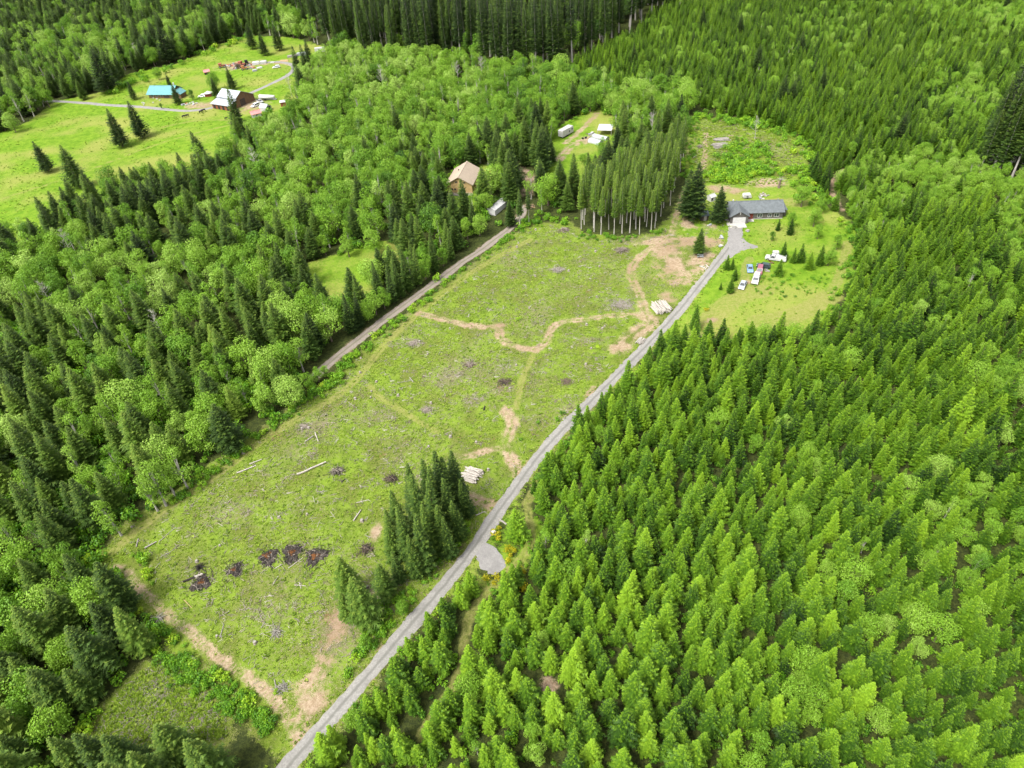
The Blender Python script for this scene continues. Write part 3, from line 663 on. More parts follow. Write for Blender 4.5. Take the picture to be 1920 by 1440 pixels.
# small meadow
fix('leaf', 655, 482, 9, .75, 'bright rounded tree, left one behind the small meadow', idx=2)
fix('leaf', 705, 478, 11, .7, 'bright rounded tree, right one behind the small meadow', idx=0)
fix('leaf', 622, 640, 13, .8, 'bright green maple below the small meadow', idx=0)
fix('leaf', 515, 725, 13.5, .78, 'bright green maple among dark conifers above the field', idx=1)
fix('leaf', 345, 815, 8.5, .85, 'small bright maple deep in the dark conifers', idx=2)
# house yard
fix('fir', 1300, 412, 21.0, .1, 'tallest dark conifer beside the grey house', idx=0)
fix('fir', 1288, 408, 18.0, .12, 'second dark conifer beside the grey house', idx=1)
fix('fir', 1347, 418, 13.5, .12, 'dark conifer touching the garage corner', idx=2)
fix('fir', 1310, 478, 9.5, .45, 'green conifer on the bare ground by the driveway', idx=0)
fix('plant', 1362, 505, 5.2, .45, 'young conifer beside the driveway, upper one', idx=0)
fix('plant', 1373, 505, 4.2, .4, 'small young conifer next to the driveway conifer', idx=1)
fix('plant', 1377, 525, 4.4, .3, 'small dark conifer left of the blue car', idx=2)
fix('plant', 1369, 548, 5.5, .4, 'young conifer left of the silver car', idx=0)
fix('plant', 1351, 543, 2.6, .3, 'tiny conifer between driveway and silver car', idx=1)
fix('plant', 1302, 617, 8.5, .4, 'slim conifer at the yard\'s lower corner by the driveway', idx=1)
fix('plant', 1467, 487, 6.5, .2, 'dark conifer behind the white pickup camper', idx=0)
fix('plant', 1487, 493, 5.5, .5, 'young conifer right of the white pickup camper', idx=3)
fix('plant', 1500, 492, 6.8, .35, 'dark young conifer in the yard row, second', idx=4)
fix('plant', 1517, 505, 6.0, .7, 'bright young conifer in the yard row, lowest', idx=2)
fix('plant', 1537, 496, 7.0, .4, 'green young conifer in the yard row, fourth', idx=0)
fix('leaf', 1552, 498, 7.0, .55, 'rounded green tree ending the yard row', idx=2)
fix('leaf', 1568, 468, 6.0, .55, 'round tree above the yard row\'s end', idx=4)
fix('plant', 1459, 516, 5.7, .5, 'loose green bushy conifer right of the parked cars', idx=2)
fix('plant', 1481, 440, 6.2, .12, 'dark conifer on the lawn below the grey house', idx=1)
fix('leaf', 1482, 428, 6.5, .5, 'green tree on the lawn below the grey house', idx=4)
fix('plant', 1458, 432, 4.4, .15, 'small dark conifer on the lawn before the grey house', idx=3)
fix('leaf', 1447, 452, 3.9, .25, 'round dark bush at the lawn\'s lower edge', idx=4)
fix('leaf', 1525, 425, 7.8, .62, 'bright rounded tree on the lawn, upper one', idx=0)
fix('leaf', 1532, 448, 6.0, .6, 'bright rounded tree on the lawn, lower one', idx=4)
fix('leaf', 1502, 388, 9.8, .55, 'rounded green tree right of the grey house', idx=0)
fix('leaf', 1538, 400, 7.8, .5, 'rounded green tree at the lawn\'s upper right edge', idx=2)
# clump between field and road
for a_, b_, h_, t_ in ((862, 952, 15.5, .2), (838, 968, 18, .22), (812, 965, 15, .45), (782, 968, 14, .3), (800, 1005, 17, .5), (826, 1018, 16.5, .4), (852, 1000, 15, .3), (756, 1010, 13.5, .6), (772, 1052, 14.5, .5), (800, 1065, 15, .42), (742, 1052, 12, .7),
                       (690, 1168, 15, .62), (660, 1118, 12.5, .7), (726, 1118, 10, .5), (845, 1045, 11, .35), (655, 1160, 9, .66), (876, 968, 10, .3), (752, 1090, 9, .4), (848, 962, 16, .25), (820, 990, 16, .45), (790, 985, 14, .5), (812, 1040, 14, .55), (835, 1035, 13, .45), (768, 1032, 13, .55), (785, 1082, 11, .5), (860, 1012, 11, .4), (742, 1028, 11, .6)):
    fix('fir' if a_ < 730 else 'slim', a_, b_, h_ * (1.0 if a_ < 730 else 1.15), t_ if a_ < 730 else t_ * .8, 'dense conifer in the roadside clump', group='conifer clump beside the road')
fix('leaf', 757, 1152, 4.4, .45, 'round green bush tree beside the road below the clump', idx=0)
fix('leaf', 690, 1215, 4.5, .5, 'green bushy tree at the road edge below the clump', idx=4)
# by the pad
fix('plant', 972, 1008, 9.5, .75, 'bright lone conifer between road and broom bushes', idx=2)
fix('plant', 884, 1114, 7.4, .8, 'bright conifer at the lower edge of the gravel pad', idx=0)
fix('plant', 868, 1135, 8, .85, 'yellow-green conifer by the road below the gravel pad', idx=3)
# old conifers at the right edge
for a_, b_, h_, t_ in ((1888, 322, 43, .08), (1858, 300, 38, .1), (1915, 318, 40, .1), (1935, 300, 42, .05), (1905, 285, 40, .1), (1870, 330, 27, .3), (1840, 318, 22, .3), (1960, 330, 38, .1), (1985, 310, 40, .25), (1875, 312, 37, .3), (1900, 304, 41, .2), (1922, 330, 36, .3), (1862, 316, 33, .35), (1896, 335, 30, .4), (1845, 305, 30, .3)):
    fix('old', a_, b_, h_, t_, 'huge dark old conifer at the ridge', group='old conifers at the ridge')
# birch-like trees at the left field edge
for a_, b_, h_ in ((312, 948, 14), (330, 930, 13), (352, 915, 13), (228, 1004, 12), (296, 958, 12)):
    fix('alder', a_, b_, h_, .75, 'pale-stemmed light green tree leaning at the field edge', group='pale-stemmed trees at the field edge')

for a_, b_, h_, t_ in ((143, 492, 13, 'beside dark conifers below the lower meadow'), (107, 585, 12, 'among pale broadleaf trees far left'), (490, 342, 15, 'left of the broadleaf slope'), (263, 122, 13, 'above the upper meadow edge'), (548, 182, 12, 'by the homestead drive bend'), (720, 175, 14, 'in the pale grove below the old conifers'), (905, 150, 13, 'at the foot of the old conifers'), (310, 640, 11, 'deep in the left forest'), (1222, 262, 13, 'above the thinned stand'), (1415, 262, 10, 'in the upper clearing'), (770, 150, 12, 'at the dark old forest edge'), (860, 160, 12, 'in the pale grove, further right')):
    fix('bare', a_, b_, h_, .5, 'bare pale-branched tree ' + t_, name='bare_tree', cat='tree')
BIGLEAF = [(700, 190, 150, 75, .9), (560, 300, 130, 80, .85), (960, 190, 130, 60, .9), (1120, 165, 110, 40, .9), (640, 380, 120, 60, .7), (250, 560, 190, 70, .6), (60, 520, 130, 90, .55), (470, 400, 90, 60, .6), (880, 240, 80, 50, .5), (1180, 210, 80, 40, .7), (760, 120, 150, 30, .85), (1270, 190, 60, 30, .8), (430, 520, 80, 40, .4), (150, 120, 170, 40, .6), (60, 320, 60, 60, .5), (560, 70, 60, 30, .6), (640, 90, 60, 30, .5)]
def ch_mid(px, py):
    b = cl(.32 + lump(px, py, BIGLEAF)); pal = lump(px, py, [(700, 150, 230, 60, .5), (560, 300, 110, 60, .3), (250, 540, 170, 60, .3), (150, 110, 200, 50, .35)])
    if rnd.random() < b:
        k = 'alder' if rnd.random() < .3 else 'leaf'
        return k, rnd.uniform(8.5, 14.5), cl(rnd.gauss(.58, .19) + pal * .45 - .22 * lump(px, py, [(1000, 190, 90, 50, 1)]))
    return 'fir', rnd.uniform(11.5, 18), cl(rnd.gauss(.42, .18))
def ch_left(px, py):
    b = cl(.36 + lump(px, py, BIGLEAF) * .9)
    if rnd.random() < b: return ('alder' if rnd.random() < .3 else 'leaf'), rnd.uniform(9, 14), cl(rnd.gauss(.6, .16))
    return 'fir', rnd.uniform(11, 16.5), cl(rnd.gauss(.58, .18))
def ch_corner(px, py):
    b = cl(.12 + lump(px, py, [(120, 990, 110, 60, .75), (60, 1090, 80, 60, .6), (190, 1070, 50, 60, .7), (20, 1230, 60, 60, .7), (110, 1330, 60, 40, .5)]))
    if rnd.random() < b: return ('alder' if rnd.random() < .2 else 'leaf'), rnd.uniform(8, 13), cl(rnd.gauss(.58, .15))
    return 'fir', rnd.uniform(11, 16), cl(rnd.gauss(.45, .16))
def ch_old(px, py):
    if rnd.random() < .16: return 'leaf', rnd.uniform(12, 19), cl(rnd.gauss(.5, .2))
    return 'old', rnd.uniform(28, 42), cl(rnd.gauss(.30, .12))
def ch_topleft(px, py):
    b = cl(.34 + lump(px, py, BIGLEAF) * .8)
    if rnd.random() < b: return ('alder' if rnd.random() < .45 else 'leaf'), rnd.uniform(10, 17), cl(rnd.gauss(.62, .2))
    return ('old', rnd.uniform(22, 32), cl(rnd.gauss(.35, .12))) if py < 40 and rnd.random() < .3 else ('fir', rnd.uniform(13, 20), cl(rnd.gauss(.40, .14)))
RIGHTLEAF = [(1860, 350, 150, 45, .95), (1720, 340, 90, 35, .8), (1800, 200, 70, 60, .75), (1620, 400, 60, 40, .5), (1850, 1020, 90, 60, .6), (1780, 1130, 80, 60, .45), (1700, 1200, 90, 40, .35), (1900, 720, 60, 60, .45), (1880, 50, 60, 30, .8), (1740, 30, 60, 25, .5), (1560, 650, 60, 40, .2), (1600, 470, 30, 40, .5), (1900, 450, 60, 40, .55), (1880, 560, 60, 50, .3), (1400, 120, 200, 60, .08), (1800, 900, 60, 50, .3), (1500, 1300, 60, 60, .2), (1640, 1090, 60, 40, .35), (1560, 60, 80, 30, .2)]
def ch_plant(px, py):
    b = cl(.05 + 1.15 * lump(px, py, RIGHTLEAF)); far = cl((500 - py) / 500)
    if rnd.random() < b: return ('alder' if rnd.random() < .15 else 'leaf'), rnd.uniform(5, 8.5), cl(rnd.gauss(.66, .13), 0, .88)
    near = cl((py - 1000) / 300) * cl((1250 - px) / 400)
    H = (rnd.gauss(8.0, 1.5) - .6 * near - .3 * far) * (1 - .14 * cl((py - 850) / 450) * cl((px - 1250) / 450))
    if rnd.random() < .12: H *= .7
    t = cl(rnd.gauss(.47, .22) + .20 * near + .06 * far + .07 * math.sin(px * .011 + py * .017))
    if far > .4 and rnd.random() < .01: return 'fir', rnd.uniform(11, 15), .2
    return 'plant', max(4.5, H), t
def ch_pole(px, py): return 'pole', rnd.uniform(15, 19.5), cl(rnd.gauss(.72, .13))
def ch_row(px, py):
    if rnd.random() < .18: return 'leaf', rnd.uniform(6, 10), cl(rnd.gauss(.62, .12))
    return 'slim', rnd.uniform(11, 15.5), cl(rnd.gauss(.36, .12))
zone([(1082, 428), (1108, 438), (1150, 446), (1195, 446), (1232, 434), (1256, 402), (1262, 368), (1272, 338), (1284, 305), (1284, 280), (1270, 292), (1230, 318), (1180, 346), (1130, 376), (1092, 402)], 3.3, ch_pole, .38)
for a_, b_ in ((668, 628), (682, 618), (697, 606), (712, 594), (728, 583), (744, 572), (758, 562), (774, 549), (790, 539), (805, 527), (822, 514), (838, 503), (852, 492), (690, 596), (720, 572), (752, 548), (786, 525), (820, 500), (845, 482)):
    x_, y_ = G(a_ - 6, b_ - 4); k_, h_, t_ = ch_row(a_, b_); OCC.put(x_, y_, 3.0); TREES.append((k_, x_, y_, h_, t_))
PLANT_POLY = [(505, 1480), (642, 1320), (773, 1168), (892, 1023), (965, 918), (996, 872), (1063, 795), (1140, 733), (1200, 663), (1229, 632), (1262, 645), (1340, 645), (1400, 634), (1465, 640), (1510, 640), (1552, 612), (1580, 570), (1602, 530), (1604, 470), (1602, 430), (1585, 405), (1548, 390), (1535, 360), (1520, 330), (1535, 295), (1505, 258), (1430, 230), (1350, 218), (1312, 200), (1270, 180), (1160, 172), (1060, 142), (1095, 112), (1180, 75), (1260, 12), (1320, -60), (2150, -60), (2150, 1720), (380, 1720)]
zone(PLANT_POLY, 2.85, ch_plant, .42)
zone([(640, 112), (720, 112), (800, 122), (900, 134), (960, 142), (1050, 140), (1095, 110), (1180, 72), (1262, 14), (1420, -40), (1700, -40), (1800, -170), (300, -170), (430, -20), (560, 40)], 8.2, ch_old, .42)
zone([(1690, 20), (1760, 45), (1830, 40), (1930, 60), (2100, 60), (2100, -150), (1600, -150)], 8.5, ch_old, .42)
zone([(-180, 300), (-60, 255), (0, 250), (60, 226), (110, 190), (160, 178), (212, 172), (240, 138), (330, 120), (400, 88), (465, 66), (545, 70), (615, 90), (560, 40), (430, -20), (300, -170), (-180, -170)], 5.6, ch_topleft, .42)
MID = [(-140, 490), (0, 470), (90, 442), (150, 402), (240, 357), (330, 332), (420, 302), (455, 268), (475, 250), (535, 238), (562, 206), (558, 160), (600, 130), (640, 100), (720, 108), (900, 132), (1060, 142), (1160, 172), (1270, 180), (1300, 202), (1284, 245), (1268, 285), (1230, 312), (1180, 340), (1130, 370), (1085, 395), (1055, 408), (1000, 412), (962, 425), (900, 470), (783, 553), (668, 640), (560, 735), (520, 700), (400, 620), (200, 600), (-140, 620)]
zone(MID, 4.9, ch_mid, .42)
zone([(-140, 620), (200, 600), (400, 620), (520, 700), (575, 725), (600, 735), (540, 778), (470, 826), (400, 876), (330, 920), (270, 965), (225, 1000), (190, 1030), (-140, 930)], 5.1, ch_left, .42, 3)
zone([(-140, 930), (190, 1030), (175, 1055), (205, 1100), (240, 1150), (285, 1198), (322, 1232), (262, 1262), (215, 1305), (170, 1360), (120, 1440), (60, 1600), (-200, 1600)], 4.7, ch_corner, .4)
zone([(60, 1600), (130, 1440), (175, 1415), (260, 1405), (340, 1408), (420, 1400), (450, 1370), (505, 1440), (470, 1560), (380, 1600)], 4.5, ch_corner, .4)

# the ones that show largest become objects of their own, the rest one mass for each kind
SPEC = {'plantation_conifer': (('plant',), 292), 'dark_conifer': (('fir', 'old', 'pole', 'slim'), 296), 'broadleaf_tree': (('leaf', 'alder'), 292)}
def shade(t, words):
    return words[0] if t < .33 else words[1] if t < .62 else words[2]
nfix = {'plantation_conifer': 0, 'dark_conifer': 0, 'broadleaf_tree': 0}
for kind, x, y, H, tint, look, name, cat, group, idx in FIX:
    nm = name or next(k for k, v in SPEC.items() if kind in v[0]); nfix[nm] = nfix.get(nm, 0) + 1
    lab = uniq(look, x, y, H * .75) if group else look
    plant(nm, kind, x, y, H, tint, lab, cat or ('broadleaf' if kind in ('leaf', 'alder') else 'conifer'), group, idx, lean=.02)
NT_ALL = {}
for nm, (kinds, cap) in SPEC.items():
    T = [t for t in TREES if t[0] in kinds]
    def score(t):
        a, b, s = PX(t[1], t[2], hz(t[1], t[2]) + t[3] * .7)
        return s * t[3] * (1.6 if t[0] == 'pole' else 1) * (1.0 if (8 < a < 1912 and 8 < b < 1435) else 0.01)
    T.sort(key=score, reverse=True); n = cap - nfix[nm]; big, rest = T[:n], T[n:]
    for kind, x, y, H, tint in big:
        if kind == 'plant': look = ('dark green ', 'mid green ', 'bright yellow-green ') ; look = shade(tint, look) + ('short' if H < 6.6 else 'tall' if H > 9.2 else 'young') + ' plantation conifer'; g = 'conifers of the young plantation'
        elif kind == 'pole': look = 'bare-trunked conifer in the thinned stand'; g = 'bare-trunked conifer stand above the field'
        elif kind == 'old': look = 'towering dark old conifer'; g = 'old dark conifers'
        elif kind in ('fir', 'slim'): look = shade(tint, ('dark ', 'olive green ', 'lighter green ')) + ('tall' if H > 17 else 'mid-sized') + ' forest conifer'; g = 'conifers of the dark forest'
        else: look = shade(tint, ('deep green ', 'fresh green ', 'light green ')) + ('slender' if kind == 'alder' else 'rounded') + ' broadleaf tree'; g = 'broadleaf trees in the forest'
        plant(nm, kind, x, y, H, tint, uniq(look, x, y, H * .8), 'broadleaf' if kind in ('leaf', 'alder') else 'conifer', g, lean=.02)
    H0 = {k: PROTO[k][0].H for k in PROTO}
    if rest:
        mass({'plantation_conifer': 'plantation_forest', 'dark_conifer': 'conifer_forest', 'broadleaf_tree': 'broadleaf_forest'}[nm], kinds,
             [(x, y, hz(x, y), kinds.index(k), rnd.random() * 6.28, H / H0[k], t, .035) for k, x, y, H, t in rest],
             {'plantation_conifer': 'dense mass of young bright green plantation conifers', 'dark_conifer': 'dense mass of dark forest conifers behind', 'broadleaf_tree': 'mass of light green broadleaf crowns between conifers'}[nm], 'forest')
    print('TREES', nm, len(big), len(rest))

# ------------------------------------------------------------------ undergrowth, weeds and wood waste
def scatter_poly(poly, n):
    lo = poly.min(0); hi = poly.max(0); out = []
    while len(out) < n:
        p = nr.uniform(lo, hi, (n * 2, 2)); k = inside(p[:, 0], p[:, 1], poly); out += list(p[k])
    return np.array(out[:n])
def thin(P, fn):
    m = masks(P[:, 0], P[:, 1]); keep = fn(m) > nr.random(len(P)); return P[keep], {k: v[keep] for k, v in m.items()}
def clump(P, s, seed):
    """patchiness: a smooth random field 0..1"""
    q = np.random.default_rng(seed); v = np.zeros(len(P))
    for _ in range(7):
        a, b, c = q.uniform(-1, 1), q.uniform(-1, 1), q.uniform(0, 6.28); v += np.sin((P[:, 0] * a + P[:, 1] * b) * s + c)
    return 1 / (1 + np.exp(-v * 1.0))
P = scatter_poly(np.vstack([field]), 64000); c1 = clump(P, .5, 1)
off = np.clip((dist_line(P[:, 0], P[:, 1], road) - 2.3) / .8, 0, 1) * np.clip((dist_line(P[:, 0], P[:, 1], sideroad) - 2.6) / .8, 0, 1)
keep = nr.random(len(P)) < (.25 + .75 * c1) * off; P = P[keep]; c1 = c1[keep]
m_ = masks(P[:, 0], P[:, 1]); k_ = nr.random(len(P)) < np.clip(1 - 1.1 * m_['dirt'] - .75 * m_['track'] - .55 * m_['slash'], 0.02, 1); P = P[k_]; c1 = c1[k_]
tn = np.clip(.60 + .42 * (c1 - .5) + nr.normal(0, .17, len(P)), 0, 1)
mass('field_weeds', ('tuft',), [(p[0], p[1], hz(*p) - .02, 0, rnd.random() * 6.28, rnd.uniform(.2, .62) * (1.7 if rnd.random() < .05 else 1), t, .1) for p, t in zip(P, tn)], 'knee-high green weeds and brambles covering the cut-over field', 'weeds')
P = scatter_poly(field, 13500); P, m_ = thin(P, lambda m: np.clip(.26 + .5 * m['slash'] - .5 * m['dirt'] - .3 * m['track'], .03, 1)); k_ = dist_line(P[:, 0], P[:, 1], road) > 2.6; P = P[k_]
mass('slash_debris', ('stick', 'pale', 'dark'), [(p[0], p[1], hz(*p), rnd.choices((0, 1, 2), (.68, .18, .14))[0], rnd.random() * 6.28, rnd.uniform(.45, 1.3), .5, .05) for p in P], 'grey broken branches left over the cut field', 'debris')
# bushes: bramble strips and forest-edge growth
B = []
def bushes(line_px, n, spread, size, tint, kinds=1):
    L = smooth(W(line_px), 1)
    for _ in range(n):
        i = rnd.randrange(len(L) - 1); t = rnd.random(); p = L[i] * (1 - t) + L[i + 1] * t + nr.normal(0, spread, 2)
        if dist_line(p[:1], p[1:], road)[0] < 2.6 or dist_line(p[:1], p[1:], sideroad)[0] < 2.9: continue
        B.append((p[0], p[1], hz(*p), 0, rnd.random() * 6.28, rnd.uniform(*size), cl(rnd.gauss(*tint)), .1))
bushes([(640, 690), (700, 640), (790, 570), (850, 515), (905, 478), (960, 440)], 130, 1.1, (.5, 1.15), (.55, .15))
bushes([(330, 940), (430, 862), (530, 786), (600, 735), (640, 705)], 110, .9, (.5, 1.2), (.5, .15))
bushes([(318, 1232), (350, 1262), (400, 1290), (450, 1315), (500, 1360)], 150, 1.3, (.5, 1.0), (.42, .13))
bushes([(250, 1045), (270, 1090), (310, 1150), (350, 1215), (420, 1265), (480, 1305)], 40, 1.0, (.4, .9), (.6, .15))
bushes([(690, 1255), (755, 1175), (825, 1095), (872, 1030), (908, 980)], 320, 2.4, (.35, .95), (.5, .17))
bushes([(660, 1300), (720, 1230), (700, 1180), (740, 1140)], 70, 2.2, (.5, 1.2), (.5, .15))
bushes([(1000, 880), (1080, 800), (1160, 730), (1210, 672)], 60, 3.4, (.4, .9), (.5, .15))
bushes([(1340, 335), (1360, 318), (1390, 310), (1420, 335), (1370, 345)], 150, 3.2, (.8, 1.9), (.62, .15))
bushes([(1290, 335), (1292, 300), (1296, 262), (1300, 230)], 60, 1.6, (.5, 1.2), (.5, .15))
bushes([(1350, 300), (1385, 285), (1420, 275), (1400, 300)], 70, 4, (.8, 1.8), (.55, .15))
bushes([(1320, 225), (1380, 228), (1440, 238), (1500, 262), (1520, 300)], 120, 3, (.7, 1.8), (.55, .15))
bushes([(1440, 330), (1470, 320), (1500, 330), (1540, 385)], 90, 3, (.8, 1.8), (.58, .15))
bushes([(1430, 520), (1470, 545), (1500, 540), (1540, 530)], 60, 4, (.25, .7), (.45, .15))
bushes([(1320, 470), (1335, 500), (1310, 500)], 14, 2, (.3, .7), (.5, .15))
bushes([(1590, 420), (1600, 480), (1590, 540), (1550, 595)], 60, 1.5, (.5, 1.2), (.5, .15))
bushes([(900, 1010), (930, 975), (985, 1000), (985, 1040), (940, 1085), (880, 1110)], 45, 2, (.25, .6), (.5, .15))
bushes([(1085, 440), (1130, 450), (1200, 450), (1240, 440)], 60, 1.5, (.4, .9), (.4, .15))
bushes([(960, 430), (1000, 412), (1060, 415)], 60, 2.0, (.6, 1.4), (.5, .15))
bushes([(160, 1060), (200, 1095), (250, 1155), (300, 1205)], 70, 1.2, (.6, 1.3), (.5, .15))
bushes([(560, 240), (560, 195), (480, 236), (455, 270), (420, 300), (330, 332), (240, 357), (150, 402), (60, 455)], 110, 3, (1.0, 2.2), (.5, .15))
bushes([(575, 530), (600, 575), (660, 600), (700, 560)], 50, 1.5, (.7, 1.4), (.5, .15))
bushes([(215, 172), (330, 124), (465, 70)], 50, 4, (1.0, 2.4), (.55, .15))
P = scatter_poly(W([(505, 1480), (892, 1023), (1063, 795), (1229, 632), (1500, 640), (1900, 700), (2000, 1100), (2000, 1700), (380, 1700)]), 1500)
for p in P:
    if dist_line(p[:1], p[1:], road)[0] > 3.2 and dist_line(p[:1], p[1:], trail)[0] > 1.2 and not inside(p[:1], p[1:], padclear)[0]: B.append((p[0], p[1], hz(*p), 0, rnd.random() * 6.28, rnd.uniform(.4, 1.1), cl(rnd.gauss(.4, .16)), .1))
for pl, n_ in ((MID, 1500), ([(-140, 620), (200, 600), (400, 620), (520, 700), (600, 735), (400, 876), (225, 1000), (190, 1030), (285, 1198), (170, 1360), (60, 1600), (-200, 1600)], 1700)):
    P = scatter_poly(W(pl), n_); kk = np.ones(len(P), bool)
    for c in CLEAR: kk &= ~inside(P[:, 0], P[:, 1], c)
    kk &= dist_line(P[:, 0], P[:, 1], sideroad) > 3.5
    for p in P[kk]: B.append((p[0], p[1], hz(*p), 0, rnd.random() * 6.28, rnd.uniform(.8, 2.2), cl(rnd.gauss(.42, .16)), .1))
Bx = np.array([q[:2] for q in B]); Bm = masks(Bx[:, 0], Bx[:, 1])['dirt']; Bp = inside(Bx[:, 0], Bx[:, 1], gravelpad + (gravelpad - gravelpad.mean(0)) * .25) | inside(Bx[:, 0], Bx[:, 1], flare); B = [q for q, d, k in zip(B, Bm, Bp) if d < .35 and not k]
mass('undergrowth', ('bush',), B, 'green brambles and bushes along the forest edges', 'undergrowth')
P = scatter_poly(yard, 2600); m_ = masks(P[:, 0], P[:, 1]); k_ = (nr.random(len(P)) < np.clip(1 - m_['dirt'] - m_['track'], 0, 1) * (.15 + .85 * clump(P, .35, 5)) ** 1.5) & (dist_line(P[:, 0], P[:, 1], road) > 2.5); k_ &= ~inside(P[:, 0], P[:, 1], W([(1362, 415), (1470, 415), (1470, 365), (1362, 365)])); P = P[k_]
mass('yard_weeds', ('tuft',), [(p[0], p[1], hz(*p), 0, rnd.random() * 6.28, rnd.uniform(.3, .9), cl(rnd.gauss(.6, .15)), .1) for p in P], 'tussocks of long grass in the house yard', 'weeds')
P = np.vstack([scatter_poly(upclear, 2600), scatter_poly(cornerlawn, 2600)])
mass('clearing_weeds', ('tuft', 'stick'), [(p[0], p[1], hz(*p), rnd.choices((0, 1), (.8, .2))[0], rnd.random() * 6.28, rnd.uniform(.5, 1.2), cl(rnd.gauss(.6, .15)), .1) for p in P], 'weeds and twigs over the upper clearing and the near corner', 'weeds')
E_ = []
for i in range(len(road) - 1):
    a_, b_ = road[i], road[i + 1]; d_ = (b_ - a_) / (np.hypot(*(b_ - a_)) + 1e-9); n_ = np.array([-d_[1], d_[0]])
    for _ in range(int(np.hypot(*(b_ - a_)) * 7)):
        p = a_ + (b_ - a_) * rnd.random() + n_ * rnd.choice((-1, 1)) * (1.55 + abs(rnd.gauss(0, .75)))
        if not inside(p[:1], p[1:], gravelpad)[0] and not inside(p[:1], p[1:], flare)[0]: E_.append((p[0], p[1], hz(*p), 0, rnd.random() * 6.28, rnd.uniform(.2, .75), cl(rnd.gauss(.6, .16)), .1))
mass('roadside_grass', ('tuft',), E_, 'tufts of grass growing along both road edges', 'grass')
P = scatter_poly(meadow1, 5200); m_ = masks(P[:, 0], P[:, 1]); k_ = (nr.random(len(P)) < (.1 + .9 * clump(P, .12, 9)) ** 2) & (m_['dirt'] < .3) & (dist_line(P[:, 0], P[:, 1], homedrive) > 2.4); P = P[k_]
mass('meadow_tussocks', ('tuft',), [(p[0], p[1], hz(*p), 0, rnd.random() * 6.28, rnd.uniform(.4, 1.1), cl(rnd.gauss(.55, .14)), .1) for p in P], 'tussocks of longer grass in the homestead meadow', 'grass')
# yellow broom beside the gravel pad
for a_, b_, s_, t_ in ((928, 1003, 1.15, 'below the white box by the road'), (936, 1012, 1.0, 'just uphill of the gravel pad'), (937, 992, .7, 'nearest the short roadside log'), (952, 1031, 1.0, 'at the pad\'s right edge, upper'), (962, 1033, .9, 'beside the trail bend'), (958, 1043, .8, 'at the pad\'s right edge, middle'),
                       (953, 1052, .9, 'at the pad\'s right edge, lower'), (975, 1070, 1.0, 'on the far side of the trail'), (982, 1074, .8, 'on the far side of the trail, lower'), (913, 1088, 1.1, 'at the pad\'s lower corner'), (931, 1084, 1.0, 'between pad and trail'), (926, 1096, .7, 'lowest one by the pad'), (981, 1103, 1.1, 'largest among the plantation conifers'), (1325, 583, .9, 'alone in the house yard')):
    x, y = G(a_, b_); plant('broom_bush', 'broom', x, y, 1.45 * s_, rnd.random(), 'yellow flowering broom bush ' + t_, 'bush', 'flowering broom bushes')
# bright bushes on the field that can be told apart
for a_, b_, h_, t_ in ((272, 1050, 2.0, 'above the pale dirt patch'), (281, 1078, 2.2, 'at the field corner by the dirt path'), (327, 1205, 1.8, 'beside the dirt path'), (415, 1275, 2.0, 'in the fern strip below the dirt path'), (470, 1322, 2.0, 'at the end of the fern strip'), (520, 1298, .9, 'by the path junction'), (665, 1240, 1.6, 'beside the lower road'), (972, 600, 1.3, 'near the fork of dirt tracks'), (1120, 655, 1.3, 'in the field below the log stack'), (735, 608, 2.0, 'between the two tracks, upper left'), (700, 635, 2.2, 'next to the side road'), (818, 527, 2.6, 'rounded, at the side road'), (1365, 345, 1.9, 'yellow-green, behind the house')):
    x, y = G(a_, b_); plant('bright_bush', 'bush', x, y, h_, cl(rnd.gauss(.85, .08)), 'bright yellow-green bush ' + t_, 'bush', 'bright bushes around the field')

# ------------------------------------------------------------------ built things: materials
def paint(name, c, rough=.35, coat=.4): return worn(name, c, tuple(v * .85 for v in c), 1.5, rough, .5, 0.0, coat, .05)
def siding(name, c, c2, scale, axis_z=True, rough=.85, bstr=.5, metal=0.0):
    """boards, battens, shingle courses or standing seams, by a wave in the object's own space"""
    k = NT(name); tc = k.n('ShaderNodeTexCoord').outputs['Object']
    wv = k.n('ShaderNodeTexWave', wave_type='BANDS', bands_direction='Z' if axis_z else 'X', wave_profile='SAW'); wv.inputs['Scale'].default_value = scale; wv.inputs['Distortion'].default_value = .4
    k.l(tc, wv.inputs['Vector'])
    n = k.noise(1.2, 4, .7, tc); n2 = k.noise(7, 2, .6, tc)
    col = k.mix(k.rng(n, .3, .7), c, c2); col = k.mix(k.rng(n2, .45, .75, 0, .5), col, tuple(v * .7 for v in c))
    k.bsdf(col, rough, .3, metal, bump=wv.outputs['Fac'], bstr=bstr, bdist=.06); return k.m
M_SHAKE = siding('grey_shake_siding', (.115, .105, .095), (.075, .068, .062), 2.2)
M_GREYROOF = siding('grey_shingle_roof', (.125, .14, .145), (.085, .095, .10), 2.0, True, .85, .6)
M_TANWALL = siding('tan_board_siding', (.42, .29, .135), (.35, .235, .105), 1.6)
M_TANROOF = siding('tan_shingle_roof', (.37, .30, .225), (.31, .25, .19), 2.0, True, .85, .5)
M_TEAL = siding('teal_metal_roof', (.12, .29, .295), (.10, .25, .26), 1.1, False, .4, .6, .1)
M_METAL = siding('galvanised_roof', (.42, .45, .47), (.34, .37, .39), 1.1, False, .38, .6, .35)
M_BARNWALL = siding('brown_barn_boards', (.165, .098, .055), (.115, .07, .04), 2.2, False)
M_REDWALL = siding('red_barn_boards', (.22, .075, .035), (.16, .055, .03), 2.2, False)
M_PINK = siding('faded_red_metal_roof', (.50, .20, .19), (.42, .16, .155), 1.4, False, .5, .5)
M_DARKWALL = siding('dark_boards', (.07, .055, .045), (.045, .035, .03), 2.2, False)
